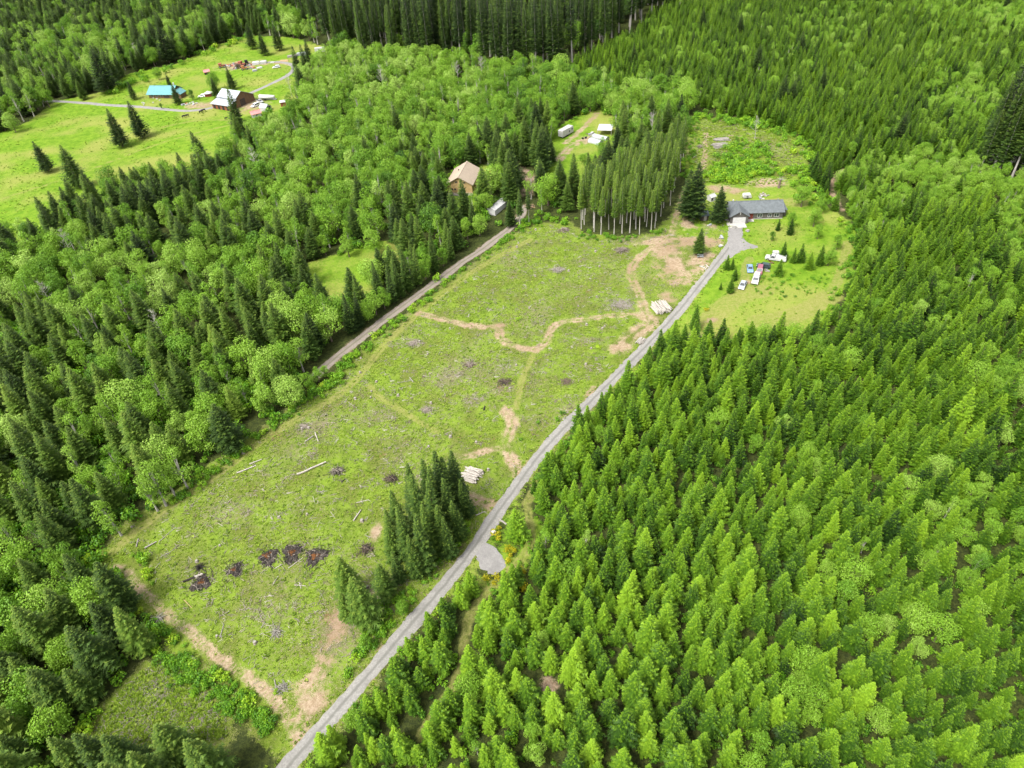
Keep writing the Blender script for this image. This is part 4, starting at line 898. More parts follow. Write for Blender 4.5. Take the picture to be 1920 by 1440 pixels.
M_WHITEMETAL = siding('white_ribbed_metal', (.42, .42, .41), (.34, .34, .335), 1.3, False, .45, .4)
M_PLASTIC = worn('greenhouse_plastic', (.38, .40, .39), (.28, .32, .30), .6, .4, .5)
M_BLUEROOF = worn('blue_grey_roof', (.135, .165, .19), (.10, .12, .14), 2, .7)
M_WHITE = worn('white_trim', (.46, .455, .445), (.38, .375, .36), 1.5, .55)
M_REDDOOR = worn('dark_red_paint', (.15, .03, .022), None, 2, .5)
M_BLACK = worn('black_rubber', (.02, .02, .02), None, 4, .85)
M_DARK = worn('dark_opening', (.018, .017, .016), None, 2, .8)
M_STEEL = worn('steel', (.45, .45, .45), None, 4, .35, .5, .8)
def glass_mat():
    k = NT('window_glass'); b = k.bsdf((.03, .036, .04), .08, .6); return k.m
M_GLASS = glass_mat()

def xyz(px, py): x, y = G(px, py); return x, y
def heading(a, b):
    p, q = G(*a), G(*b); return math.atan2(q[1] - p[1], q[0] - p[0])
def boxpart(name, mat, parent, *d): return MB().box(*d).build(name, mat, parent)
def window(parent, x, y, z, w_, h_, axis_='y', sgn=-1, mull=True, frame=M_WHITE):
    """a framed window set on a wall whose outside faces sgn*axis: frame (window) > pane"""
    m = MB(); t = .10
    def bar(u0, u1, z0, z1, d0, d1):
        if axis_ == 'y': m.box(x + u0, x + u1, min(y + sgn * d0, y + sgn * d1), max(y + sgn * d0, y + sgn * d1), z + z0, z + z1)
        else: m.box(min(x + sgn * d0, x + sgn * d1), max(x + sgn * d0, x + sgn * d1), y + u0, y + u1, z + z0, z + z1)
    hw, hh = w_ / 2, h_ / 2
    bar(-hw - t, hw + t, hh, hh + t, .003, .08); bar(-hw - t, hw + t, -hh - t, -hh, .003, .10); bar(-hw - t, -hw, -hh, hh, .003, .08); bar(hw, hw + t, -hh, hh, .003, .08)
    if mull: bar(-t * .4, t * .4, -hh, hh, .003, .07)
    f = m.build('window', frame, parent); m = MB(); bar(-hw, hw, -hh, hh, .004, .03); m.build('pane', M_GLASS, f); return f
def gable(parent, L, W_, eave, ridge, wall, roof, over=.45, th=.16, x0=0.0, y0=0.0, ridge_x=True, base=-.5):
    """walls with gable ends and two roof slopes; ridge along x (or y)"""
    def T(p): return (x0 + p[0], y0 + p[1], p[2]) if ridge_x else (x0 - p[1], y0 + p[0], p[2])
    h = W_ / 2; l = L / 2
    v = [(-l, -h, base), (l, -h, base), (l, h, base), (-l, h, base), (-l, -h, eave), (l, -h, eave), (l, h, eave), (-l, h, eave), (-l, 0, ridge), (l, 0, ridge)]
    w_ = MB().add([T(p) for p in v], [(0, 1, 5, 4), (2, 3, 7, 6), (1, 2, 6, 9, 5), (3, 0, 4, 8, 7)]).build('wall', wall, parent)
    s = (ridge - eave) / h; out = []
    for sg in (-1, 1):
        e = sg * (h + over); ze = eave - s * over + .02; lo = l + over
        v = [(-lo, 0, ridge + .02), (lo, 0, ridge + .02), (lo, e, ze), (-lo, e, ze)]; u = [(a, b, c + th) for a, b, c in v]
        out.append(MB().add([T(p) for p in v + u], [(0, 1, 2, 3), (7, 6, 5, 4), (0, 4, 5, 1), (1, 5, 6, 2), (2, 6, 7, 3), (3, 7, 4, 0)]).build('roof_slope', roof, parent))
    cap = MB().box(-l - over - .02, l + over + .02, -.16, .16, ridge + th - .01, ridge + th + .06); cap.v = [T(p) for p in cap.v]; cap.build('ridge_cap', roof, parent)
    return w_, out
def house(name, px, py, rz, label, cat='house', group=None):
    x, y = G(px, py); return tag(empty(name, x, y, rz), label, cat, group)

# ---- the grey house and its garage
e = house('grey_house', 1413, 400, R(-7), 'long grey shingled ranch house with white garage door at driveway end')
gable(e, 17.6, 8.6, 2.6, 4.65, M_SHAKE, M_GREYROOF, .5)
gable(e, 7.6, 6.0, 2.85, 4.62, M_SHAKE, M_GREYROOF, .45, .15, -6.4, -3.6, False)          # garage wing, ridge front to back
boxpart('annex', M_SHAKE, e, 8.85, 10.3, -2.6, 3.4, -.5, 2.2); MB().add([(8.83, -2.9, 2.55), (10.6, -2.9, 2.22), (10.6, 3.7, 2.22), (8.83, 3.7, 2.55), (8.83, -2.9, 2.68), (10.6, -2.9, 2.35), (10.6, 3.7, 2.35), (8.83, 3.7, 2.68)], [(3, 2, 1, 0), (4, 5, 6, 7), (0, 1, 5, 4), (1, 2, 6, 5), (2, 3, 7, 6), (3, 0, 4, 7)]).build('annex_roof', M_GREYROOF, e)
gd = boxpart('garage_door', M_WHITE, e, -8.55, -4.3, -7.47, -7.404, .05, 2.45)
for i in range(4): boxpart('door_panel', M_WHITE, gd, -8.5, -4.35, -7.50, -7.472, .08 + i * .6, .08 + i * .6 + .54)
boxpart('gable_board', M_WHITE, e, -6.5, -6.3, -7.95, -7.86, 3.7, 4.55)
dr = boxpart('front_door', M_REDDOOR, e, -2.9, -1.2, -4.40, -4.304, .0, 2.25); boxpart('handle', M_STEEL, dr, -1.45, -1.38, -4.46, -4.402, 1.0, 1.15)
for wx in (1.1, 4.4, 6.7): window(e, wx, -4.3, 1.35, 1.5 if wx != 4.4 else 1.1, 1.15)
boxpart('chimney', M_WHITE, e, -7.7, -7.3, .3, .7, 4.2, 5.2); boxpart('roof_vent', M_STEEL, e, 7.6, 7.8, .6, .8, 4.2, 4.95); boxpart('foundation', M_CONC, e, -3.4, 8.83, -4.42, -4.302, -.5, .16)
boxpart('porch_step', M_CONC, e, -3.3, -1.0, -6.2, -4.44, -.4, .12)
ap = empty('concrete_apron', *G(1379, 418), R(-4)); tag(ap, kind='structure')
for i in range(2):
    for j in range(3): boxpart('slab', M_CONC, ap, -3.05 + i * 3.05, -.02 + i * 3.05, -3.7 + j * 2.2, -3.7 + j * 2.2 + 2.17, -.3, .12)
x, y = G(1381, 411.5); o = MB(); o.tube([(0, 0, 0), (0, 0, 1.1)], [.12, .12], 8); o.tube([(0, 0, 1.1), (0, 0, 1.35)], [.19, .17], 8); o.tube([(0, 0, .0), (0, 0, .12)], [.3, .26], 8)
o = o.build('post', M_DARK); o.location = (x, y, hz(x, y) + .1); tag(o, 'narrow dark post in front of the white garage door', 'post')
# sheds and things round the grey house
e = house('garden_shed', 1318, 410, R(8), 'small dark shed with blue-grey roof beside tallest conifer', 'shed'); gable(e, 2.6, 3.4, 2.0, 2.8, M_DARKWALL, M_BLUEROOF, .25, .1); boxpart('door', M_WOOD, e, -.5, .5, -1.80, -1.703, 0, 1.8)
e = house('white_shed', 1333.5, 375, R(25), 'little white shed on bare ground behind the conifers', 'shed'); gable(e, 2.3, 2.3, 1.6, 2.2, M_WHITE, M_WHITEMETAL, .15, .08); boxpart('door', M_DARK, e, -.95, -.35, -1.20, -1.153, .4, 1.4)
e = house('travel_trailer', 1400, 371, R(-4), 'pale rounded trailer roof showing behind the grey house roof', 'trailer')
m = MB().prism([(-1.4, .4), (1.4, .4), (1.5, .8), (1.3, 1.4), (1.0, 1.6), (-1.0, 1.6), (-1.4, 1.4), (-1.55, .8)], -.9, .9); m.build('body', M_WHITE, e); window(e, 0, -.9, 1.05, .8, .35, mull=False)
for s in (-1, 1): MB().tube([(0, s * .92, .3), (0, s * .7, .3)], [.3, .3], 12).build('wheel', M_BLACK, e)
MB().tube([(-1.4, 0, .45), (-2.3, 0, .42)], [.06, .05], 6).build('hitch', M_STEEL, e)
def heap(name, px, py, pieces, label, cat, r=1.2):
    """a loose heap: each piece its own part"""
    e = house(name, px, py, 0, label, cat); q = random.Random(int(px * 7 + py))
    for i, (nm, mat, sx, sy, sz) in enumerate(pieces):
        o = MB().box(-sx / 2, sx / 2, -sy / 2, sy / 2, 0, sz); o.v = [(a * (1 + .12 * (c > 0)), b, c) for a, b, c in o.v]; o = o.build(nm, mat, e)
        a = 6.28 * i / max(1, len(pieces)) + q.random(); o.location = (math.cos(a) * r * q.uniform(.3, 1), math.sin(a) * r * q.uniform(.3, 1), 0); o.rotation_euler = (q.uniform(-.1, .1), q.uniform(-.1, .1), q.random() * 3.1)
    return e
M_BLUE = worn('blue_tarp', (.05, .16, .38), None, 2, .5); M_GREYM = worn('grey_paint', (.30, .31, .33), None, 2, .6)
heap('junk_heap', 1427, 371, [('crate', M_CONC, .8, .6, .5), ('board', M_WOOD, 1.6, .3, .25), ('bin', M_GREYM, .6, .6, .7), ('tarp', M_CONC, .9, .7, .25)], 'pale and brown clutter behind the grey house', 'clutter')
heap('fire_ring', 1431, 366, [('stone', M_SLASH, .7, .5, .4)] * 7 + [('log', M_WOOD, 1.8, .3, .3)] * 3, 'ring of stones and logs on the lawn behind the house', 'fire pit', 1.6)
e = house('garden_bench', 1313, 483, R(-8), 'grey slatted bench beside the lone green conifer', 'bench')
for i in range(4): boxpart('slat', M_GREYM, e, -.95, .95, -.30 + i * .16, -.18 + i * .16, .45, .5)
for i in range(3): boxpart('back_slat', M_GREYM, e, -.95, .95, .36, .41, .55 + i * .17, .68 + i * .17)
for s in (-1, 1): boxpart('leg', M_GREYM, e, s * .85 - .05, s * .85 + .05, -.28, -.2, 0, .45); boxpart('leg', M_GREYM, e, s * .85 - .05, s * .85 + .05, .41, .48, 0, 1.05)
heap('lumber_scraps', 1321, 501, [('board', M_CONC, 1.7, .2, .2)] * 4, 'pale boards lying beside the driveway', 'boards')
heap('trough', 1350, 446, [('tub', M_GREYM, 1.8, .7, .5), ('tub', M_WOOD, 1.0, .6, .4)], 'grey tubs in tall grass left of the driveway', 'tubs', .6)
heap('garden_tubs', 1351, 462, [('tub', M_CONC, 1.3, .6, .35), ('tub', M_GREYM, .8, .6, .4)], 'pale tubs by the driveway below the grey ones', 'tubs', .6)
heap('wheelbarrow', 1330, 423, [('tray', M_GREYM, 1.2, .7, .4), ('tray', M_CONC, .6, .5, .3)], 'grey trays on reddish soil beside the garage conifer', 'trays', .5)
heap('boulder_pile', 1401, 434, [('boulder', M_SLASH, .9, .8, .5), ('boulder', M_SLASH, .6, .5, .35), ('boulder', M_GREYM, .6, .5, .35)], 'pale boulders at the lawn corner beside the concrete apron', 'boulders', .6)
heap('scrap_heap', 1438, 508, [('bar', M_GREYM, 2.0, .15, .3), ('bar', M_WOOD, 1.5, .2, .2), ('panel', M_SLASH, 1.2, .8, .12)], 'scrap bars right of the maroon van', 'scrap', .7)
heap('timber_scrap', 1446, 493, [('timber', M_RUST, 2.0, .25, .3), ('timber', M_BARK, 1.6, .2, .3)], 'rusty brown timber below the white pickup', 'timber', .5)
e = house('snag', 1460, 352, 0, 'dark broken tree snag with pale top on pinkish bare soil', 'snag'); MB().tube([(0, 0, -.2), (.1, 0, 1.0), (.2, .1, 2.4), (.5, 0, 3.2)], [.7, .42, .36, .3], 8).build('trunk', M_BARK, e)
for a in range(7): MB().tube([(.4, 0, 3.0), (.4 + math.cos(a * .9) * .8, math.sin(a * .9) * .7, 3.3 + .2 * (a % 2)), (.4 + math.cos(a * .9) * 1.5, math.sin(a * .9) * 1.3, 3.2 + .4 * (a % 3))], [.16, .1, .03], 5).build('root', M_WOOD, e)
e = house('utility_box', 926, 1002, R(30), 'small white box on the verge beside yellow broom', 'box'); boxpart('cabinet', M_WHITE, e, -.35, .35, -.3, .3, 0, 1.0); boxpart('lid', M_WHITE, e, -.40, .40, -.35, .35, 1.003, 1.07); boxpart('plinth', M_CONC, e, -.45, .45, -.4, .4, -.2, -.003)

# ---- vehicles
def wheels(e, xs_, yw, r):
    for wx in xs_:
        for s in (-1, 1):
            t = MB().tube([(wx, s * yw, r), (wx, s * (yw - .22), r)], [r, r], 14).build('wheel', M_BLACK, e); MB().tube([(wx, s * (yw + .012), r), (wx, s * (yw - .05), r)], [r * .6, r * .6], 10).build('rim', M_STEEL, t)
def pane(name, pts, e):
    """a glass pane laid 1.5 cm proud of a sloping face"""
    P_ = [Vector(p) for p in pts]; n = (P_[1] - P_[0]).cross(P_[2] - P_[0]).normalized() * .015
    MB().add([p + n for p in P_] + [p + n * 2 for p in P_], [(3, 2, 1, 0), (4, 5, 6, 7), (0, 1, 5, 4), (1, 2, 6, 5), (2, 3, 7, 6), (3, 0, 4, 7)]).build(name, M_GLASS, e)
def cabin(e, mat, x0, x1, X0, X1, z0, z1, w0, w1, sides=True):
    """greenhouse: lower length x0..x1, roof X0..X1 (front is +x)"""
    a = [(x0, -w0, z0), (x1, -w0, z0), (x1, w0, z0), (x0, w0, z0), (X0, -w1, z1), (X1, -w1, z1), (X1, w1, z1), (X0, w1, z1)]
    MB().add(a, [(4, 5, 6, 7), (0, 1, 5, 4), (1, 2, 6, 5), (2, 3, 7, 6), (3, 0, 4, 7)]).build('cabin', mat, e)
    def q(i, j, k, l, s=.86):
        c = (Vector(a[i]) + Vector(a[j]) + Vector(a[k]) + Vector(a[l])) / 4; return [tuple(c + (Vector(a[t]) - c) * s) for t in (i, j, k, l)]
    pane('windshield', q(1, 2, 6, 5), e); pane('rear_window', q(3, 0, 4, 7), e)
    if sides: pane('side_window', q(0, 1, 5, 4, .8), e); pane('side_window', q(2, 3, 7, 6, .8), e)
def car(name, a, b, label, col, kind='sedan', L=4.5, cat='car', wid=1.76, group='vehicles parked in the house yard'):
    """from tail pixel a to nose pixel b"""
    p, q = np.array(G(*a)), np.array(G(*b)); c = (p + q) / 2; rz = math.atan2(q[1] - p[1], q[0] - p[0])
    e = tag(empty(name, c[0], c[1], rz), label, cat, group); mt = paint(name + '_paint_' + str(len(MATS)), col); l = L / 2; h = wid / 2
    if kind in ('sedan', 'hatch'):
        pr = [(-l, .35), (-l + .05, .72), (-l + .25, .86), (l - 1.25, .88), (l - .2, .70), (l, .5), (l - .02, .3), (l - .4, .24), (-l + .4, .24)]
        MB().prism(pr, -h, h).build('body', mt, e)
        if kind == 'sedan': cabin(e, mt, -l + .55, l - 1.15, -l + 1.15, l - 1.95, .86, 1.42, h - .08, h - .26)
        else: cabin(e, mt, -l + .12, l - 1.15, -l + .55, l - 1.9, .86, 1.48, h - .08, h - .24)
        wheels(e, (-l + .85, l - .85), h + .01, .32); bump_ = .5
    elif kind == 'van':
        pr = [(-l, .35), (-l, .95), (l - 1.0, 1.0), (l - .1, .8), (l, .5), (l - .3, .3), (-l + .3, .3)]
        MB().prism(pr, -h, h).build('body', mt, e); cabin(e, mt, -l + .02, l - .95, -l + .2, l - 1.7, .97, 1.75, h - .04, h - .16); wheels(e, (-l + .85, l - .85), h + .01, .34); bump_ = .5
    else:                                                    # pickup; canopy covers the bed
        pr = [(-l, .5), (-l, 1.02), (l - 1.5, 1.05), (l - .15, .98), (l, .7), (l - .1, .42), (l - .5, .38), (-l + .3, .42)]
        MB().prism(pr, -h, h).build('body', mt, e)
        cx0, cx1 = l - 3.1, l - 1.35
        cabin(e, mt, cx0, cx1, cx0 + .15, cx1 - .55, 1.03, 1.74, h - .06, h - .2)
        if kind == 'canopy':
            cz = MB().add([(-l + .05, -h + .06, 1.03), (cx0 - .05, -h + .06, 1.03), (cx0 - .05, h - .06, 1.03), (-l + .05, h - .06, 1.03), (-l + .2, -h + .16, 1.78), (cx0 - .08, -h + .16, 1.82), (cx0 - .08, h - .16, 1.82), (-l + .2, h - .16, 1.78)], [(4, 5, 6, 7), (0, 1, 5, 4), (1, 2, 6, 5), (2, 3, 7, 6), (3, 0, 4, 7)]).build('canopy', mt, e)
        else:
            boxpart('bed', M_DARK, e, -l + .1, cx0 - .05, -h + .1, h - .1, 1.04, 1.075)
        wheels(e, (-l + 1.1, l - .95), h + .01, .38); bump_ = .62
    for s in (-1, 1):
        boxpart('headlight', M_WHITE, e, l - .12, l + .012, s * (h - .28) - .14, s * (h - .28) + .14, bump_ + .02, bump_ + .14); boxpart('taillight', M_REDDOOR, e, -l - .012, -l + .05, s * (h - .2) - .1, s * (h - .2) + .1, bump_ + .08, bump_ + .24)
    return e
car('parked_sedan', (1404.6, 499.5), (1406.6, 513), 'light blue sedan parked alone on mown grass', (.16, .26, .42), 'sedan', 4.4)
car('parked_hatchback', (1441, 502.5), (1421, 499.5), 'dark green hatchback parked crosswise behind the maroon van', (.025, .05, .05), 'hatch', 4.2)
car('parked_van', (1425.5, 504), (1422, 517), 'faded maroon van between dark hatchback and white pickup', (.25, .07, .10), 'van', 4.5)
car('white_pickup', (1419.5, 518), (1414, 535.5), 'white pickup with canopy, nose towards the field', (.44, .43, .40), 'canopy', 5.5, 'pickup', 1.95)
car('silver_sedan', (1395.5, 530), (1389, 544), 'silver grey sedan nearest the driveway', (.30, .33, .37), 'sedan', 4.6)
car('camper_pickup', (1470, 490), (1438, 485), 'long white pickup with canopy beside the dark young conifer', (.44, .44, .43), 'canopy', 6.4, 'pickup', 2.0)
e = house('cargo_trailer', 1454, 476.5, R(-10), 'small pale trailer half hidden behind a dark young conifer', 'trailer'); MB().prism([(-.9, .35), (.9, .35), (1.0, .6), (.9, 1.0), (-.9, 1.0)], -.6, .6).build('body', M_WHITE, e)
for s in (-1, 1): MB().tube([(0, s * .62, .25), (0, s * .45, .25)], [.25, .25], 12).build('wheel', M_BLACK, e)

# ---- tan house
e = house('tan_house', 871, 348.5, R(-14), 'tan wooden house with brown shingle roof in a forest clearing'); e.scale = (1.13,) * 3
gable(e, 12.2, 8.8, 3.5, 6.0, M_TANWALL, M_TANROOF, .55, .18, 0, 0, False)
for wx, wz in ((-1.0, 4.15), (1.7, 4.0)): window(e, wx, -6.1, wz, .8, .75, mull=True, frame=M_TANWALL)
window(e, -2.9, -6.1, 1.55, 1.0, .75, frame=M_TANWALL); window(e, -1.7, -6.1, 1.55, .6, .75, mull=False, frame=M_TANWALL)
d_ = boxpart('patio_door', M_TANWALL, e, .2, 1.8, -6.17, -6.104, .05, 2.15)
for s in (.28, 1.08): boxpart('pane', M_GLASS, d_, s, s + .62, -6.20, -6.172, .2, 2.05)
window(e, 4.4, -2.5, 1.6, 1.1, .9, 'x', 1, frame=M_TANWALL); window(e, 4.4, 2.2, 1.6, 1.1, .9, 'x', 1, frame=M_TANWALL)
boxpart('roof_vent', M_DARK, e, -2.0, -1.7, 1.2, 1.5, 4.7, 5.5); boxpart('deck', M_WOOD, e, -4.6, 4.6, -7.6, -6.13, -.4, .12)
for i in range(5): boxpart('deck_post', M_WOOD, e, -4.5 + i * 2.25, -4.38 + i * 2.25, -7.58, -7.46, .123, .95)
boxpart('deck_rail', M_WOOD, e, -4.6, 4.6, -7.56, -7.48, .953, 1.03)
car('green_truck', (898, 325), (907, 324), 'dark green truck beside the orange one behind the tan house', (.05, .16, .13), 'pickup', 4.8, 'pickup', 1.8, 'vehicles by the tan house')
car('orange_truck', (905.5, 328), (915.5, 326), 'orange pickup parked right of the dark green truck', (.62, .12, .02), 'pickup', 4.8, 'pickup', 1.8, 'vehicles by the tan house')
heap('blue_tarp', 910.5, 333, [('tarp', M_BLUE, 2.2, 1.6, .8), ('tarp', M_BLUE, 1.4, 1.2, .5)], 'blue tarpaulin heap in front of the orange pickup', 'tarp', .5)
heap('barrel_group', 889, 356, [('barrel', M_REDDOOR, .8, .8, 1.0), ('barrel', M_WHITE, .8, .8, .9)], 'barrels standing at the tan house corner', 'barrels', .6)
e = house('long_white_shed', 934, 393, heading((922, 401), (951, 376)), 'long white-roofed shed half hidden by conifers below tan house', 'shed'); gable(e, 9, 3.2, 2.0, 2.6, M_WHITE, M_WHITEMETAL, .2, .1)
# ---- trailer clearing
e = house('white_box_trailer', 1061, 254, heading((1048, 262), (1073, 248)), 'white box trailer with two small windows on a grassy clearing', 'trailer')
MB().prism([(-3.9, .7), (3.9, .7), (4.0, 1.4), (3.9, 3.3), (3.7, 3.45), (-3.7, 3.45), (-3.9, 3.3)], -1.3, 1.3).build('body', M_WHITE, e)
window(e, 2.9, -1.3, 2.3, .7, .6, mull=False, frame=M_GREYM); window(e, 1.0, -1.3, 1.9, .7, .6, mull=False, frame=M_GREYM); boxpart('door', M_WHITE, e, -1.2, -.4, -1.36, -1.303, .75, 2.7)
for wx in (-1.2, -.3):
    for s in (-1, 1): MB().tube([(wx, s * 1.31, .4), (wx, s * 1.0, .4)], [.4, .4], 12).build('wheel', M_BLACK, e)
MB().tube([(3.9, 0, .7), (5.2, 0, .55)], [.08, .06], 6).build('hitch', M_STEEL, e)
def tunnel(px, py, rz, L, rad, label, mat=M_PLASTIC):
    e = house('greenhouse_tunnel', px, py, rz, label, 'greenhouse'); n = 10; v = []; f = []
    for xx in (-L / 2, L / 2):
        for i in range(n + 1): a = math.pi * i / n; v.append((xx, math.cos(a) * rad, math.sin(a) * rad * .85))
    for i in range(n): f.append((i, i + 1, n + 2 + i, n + 1 + i))
    f += [tuple(range(n, -1, -1)), tuple(range(n + 1, 2 * n + 2))]
    MB().add(v, f).build('cover', mat, e, False)
    for k in range(5):
        xx = -L / 2 + L * k / 4; MB().tube([(xx, math.cos(math.pi * i / n) * (rad + .03), math.sin(math.pi * i / n) * (rad + .03) * .85) for i in range(n + 1)], [.05] * (n + 1), 4, False).build('hoop', M_STEEL, e)
    boxpart('door', M_WOOD, e, -L / 2 - .05, -L / 2 - .004, -.5, .5, 0, 1.8)
tunnel(1117, 267, heading((1107, 264), (1130, 270)), 6.0, 1.8, 'white plastic tunnel, lower of the row by the bare-trunked stand')
tunnel(1126, 258.5, heading((1112, 254), (1142, 261)), 7.5, 1.4, 'long narrow white tunnel, middle of the row')
e = house('white_carport', 1135, 250, R(-18), 'flat white-roofed carport, highest of the greenhouse row', 'carport'); MB().add([(-3.2, -2.9, 2.3), (3.2, -2.9, 2.3), (3.2, 2.9, 2.9), (-3.2, 2.9, 2.9), (-3.2, -2.9, 2.42), (3.2, -2.9, 2.42), (3.2, 2.9, 3.02), (-3.2, 2.9, 3.02)], [(3, 2, 1, 0), (4, 5, 6, 7), (0, 1, 5, 4), (1, 2, 6, 5), (2, 3, 7, 6), (3, 0, 4, 7)]).build('roof', M_WHITEMETAL, e)
for sx in (-1, 1):
    for sy in (-1, 1): boxpart('post', M_WOOD, e, sx * 3.0 - .08, sx * 3.0 + .08, sy * 2.7 - .08, sy * 2.7 + .08, -.3, 2.3 if sy < 0 else 2.82)
heap('clearing_clutter', 1096, 260, [('stump', M_DARK, .8, .8, .7), ('stump', M_DARK, .7, .7, .6)], 'two dark lumps on bare soil before the tunnels', 'clutter', 1.0)
heap('tunnel_clutter', 1107, 253, [('bin', M_WHITE, 1.2, .9, 1.0), ('plank', M_BARK, 2.0, .3, .3), ('bin', M_GREYM, .8, .8, .8), ('plank', M_WOOD, 2.6, .3, .25)], 'pale bins and planks at the tunnel end', 'clutter', 1.6)
e = house('white_car_roofs', 1209, 222, R(20), 'white vehicle showing between trees above the bare-trunked stand', 'vehicle'); MB().prism([(-2.3, .4), (2.3, .4), (2.3, 1.0), (1.2, 1.1), (.6, 1.7), (-2.2, 1.7)], -.9, .9).build('body', M_WHITE, e); wheels(e, (-1.4, 1.4), .91, .33)

# ---- homestead
HG = 'homestead buildings'
e = house('teal_roofed_house', 312, 178.5, R(-15), 'wooden house with bright teal metal roof on the meadow', group=HG); e.scale = (1.06,) * 3
gable(e, 14.0, 9.4, 2.4, 4.9, M_BARNWALL, M_TEAL, .9, .14)
for wx in (-5, -2.2, .6): window(e, wx, -4.7, 1.35, 1.2, 1.0, frame=M_WOOD)
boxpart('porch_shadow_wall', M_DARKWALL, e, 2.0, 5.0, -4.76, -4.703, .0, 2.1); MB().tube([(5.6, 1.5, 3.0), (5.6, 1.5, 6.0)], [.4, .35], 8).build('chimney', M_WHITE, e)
gable(e, 5, 5.0, 2.2, 3.7, M_BARNWALL, M_TEAL, .4, .12, 9.6, -2.4, False)
e = house('barn', 441, 195, R(-33), 'big barn with two-level grey metal roof and brown gable', 'barn', HG); e.scale = (1.1,) * 3
def slab(parent, nm, mat, pts, th=.14):
    u = [(a, b, c + th) for a, b, c in pts]; return MB().add(list(pts) + u, [(3, 2, 1, 0), (4, 5, 6, 7), (0, 1, 5, 4), (1, 2, 6, 5), (2, 3, 7, 6), (3, 0, 4, 7)]).build(nm, mat, parent)
MB().add([(-6, -3.6, -.5), (6, -3.6, -.5), (6, 7.6, -.5), (-6, 7.6, -.5), (-6, -3.6, 4.5), (6, -3.6, 4.5), (6, 7.6, 3.0), (-6, 7.6, 3.0), (-6, .2, 6.6), (6, .2, 6.6)], [(0, 1, 5, 4), (2, 3, 7, 6), (1, 2, 6, 9, 5), (3, 0, 4, 8, 7)]).build('wall', M_BARNWALL, e)
slab(e, 'roof_slope', M_METAL, [(-6.5, -4.3, 4.14), (6.5, -4.3, 4.14), (6.5, .2, 6.63), (-6.5, .2, 6.63)]); slab(e, 'roof_slope', M_METAL, [(-6.5, .2, 6.63), (6.5, .2, 6.63), (6.5, 8.1, 2.80), (-6.5, 8.1, 2.80)])
lw = boxpart('lean_to_wall', M_REDWALL, e, -6, 6, -8.6, -3.61, -.5, 2.4); slab(e, 'lean_to_roof', M_METAL, [(-6.6, -9.2, 2.42), (6.6, -9.2, 2.42), (6.6, -3.62, 3.75), (-6.6, -3.62, 3.75)])
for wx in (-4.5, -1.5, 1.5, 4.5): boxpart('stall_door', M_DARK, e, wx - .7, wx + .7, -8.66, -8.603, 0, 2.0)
boxpart('barn_door', M_DARKWALL, e, 6.003, 6.07, -1.6, 1.6, 0, 3.2)
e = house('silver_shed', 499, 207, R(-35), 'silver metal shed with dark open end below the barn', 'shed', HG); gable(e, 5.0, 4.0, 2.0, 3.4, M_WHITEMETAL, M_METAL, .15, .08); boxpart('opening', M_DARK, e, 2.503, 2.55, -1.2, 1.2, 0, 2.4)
e = house('pink_roofed_shed', 481, 218, R(25), 'white shed with faded red roof, lowest homestead building', 'shed', HG); gable(e, 4.6, 3.4, 1.9, 2.9, M_WHITE, M_PINK, .45, .1); window(e, 0, -1.7, 1.1, .7, .6, mull=False); boxpart('door', M_DARK, e, -2.36, -2.303, -.5, .5, 0, 1.7)
e = house('small_red_roofed_hut', 389, 139, R(20), 'small hut with faded red roof alone in upper meadow', 'hut', HG); gable(e, 3.0, 2.4, 1.7, 2.6, M_DARKWALL, M_PINK, .35, .1); boxpart('door', M_DARK, e, -1.56, -1.503, -.4, .4, 0, 1.5)
e = house('red_kiosk', 532, 198, R(10), 'small red hut with white roof at the forest edge', 'hut', HG); boxpart('wall', M_REDWALL, e, -1.3, 1.3, -1.1, 1.1, -.3, 2.0); slab(e, 'roof', M_WHITE, [(-1.6, -1.4, 2.02), (1.6, -1.4, 2.02), (1.6, 1.4, 2.35), (-1.6, 1.4, 2.35)])
e = house('gazebo', 392, 180, R(0), 'red gazebo with rounded white roof by the drive loop', 'gazebo', HG); n = 10
boxpart('wall', M_REDDOOR, e, -1.8, 1.8, -1.5, 1.5, -.3, 1.5); v = [(0, 0, 2.8)] + [(math.cos(6.283 * i / n) * 2.4, math.sin(6.283 * i / n) * 2.1, 1.75) for i in range(n)] + [(math.cos(6.283 * i / n) * 2.4, math.sin(6.283 * i / n) * 2.1, 1.6) for i in range(n)]
MB().add(v, [(0, 1 + i, 1 + (i + 1) % n) for i in range(n)] + [(1 + i, 11 + i, 11 + (i + 1) % n, 1 + (i + 1) % n) for i in range(n)] + [tuple(range(20, 10, -1))]).build('roof', M_WHITE, e)
HV = 'homestead vehicles'
car('white_homestead_car', (383, 181.5), (375, 182), 'white car left of the gazebo', (.8, .8, .8), 'hatch', 4.2, group=HV)
car('white_van', (485, 197.5), (474, 202), 'white van parked against the barn\'s brown gable', (.82, .82, .82), 'van', 4.8, 'van', group=HV)
car('meadow_car', (524, 126.5), (513, 128), 'pale silver car beside the scrap yard lane', (.62, .64, .66), 'hatch', 4.6, group=HV)
car('grey_utility', (482, 189), (494, 195), 'grey flatbed truck beside the white boat', (.38, .38, .38), 'pickup', 5.4, 'truck', group=HV)
e = house('white_boat', 503, 187.5, R(-14), 'large white covered boat on blocks above the barn', 'boat', HV); e.scale = (1.2,) * 3; v = []; f = []; n = 9
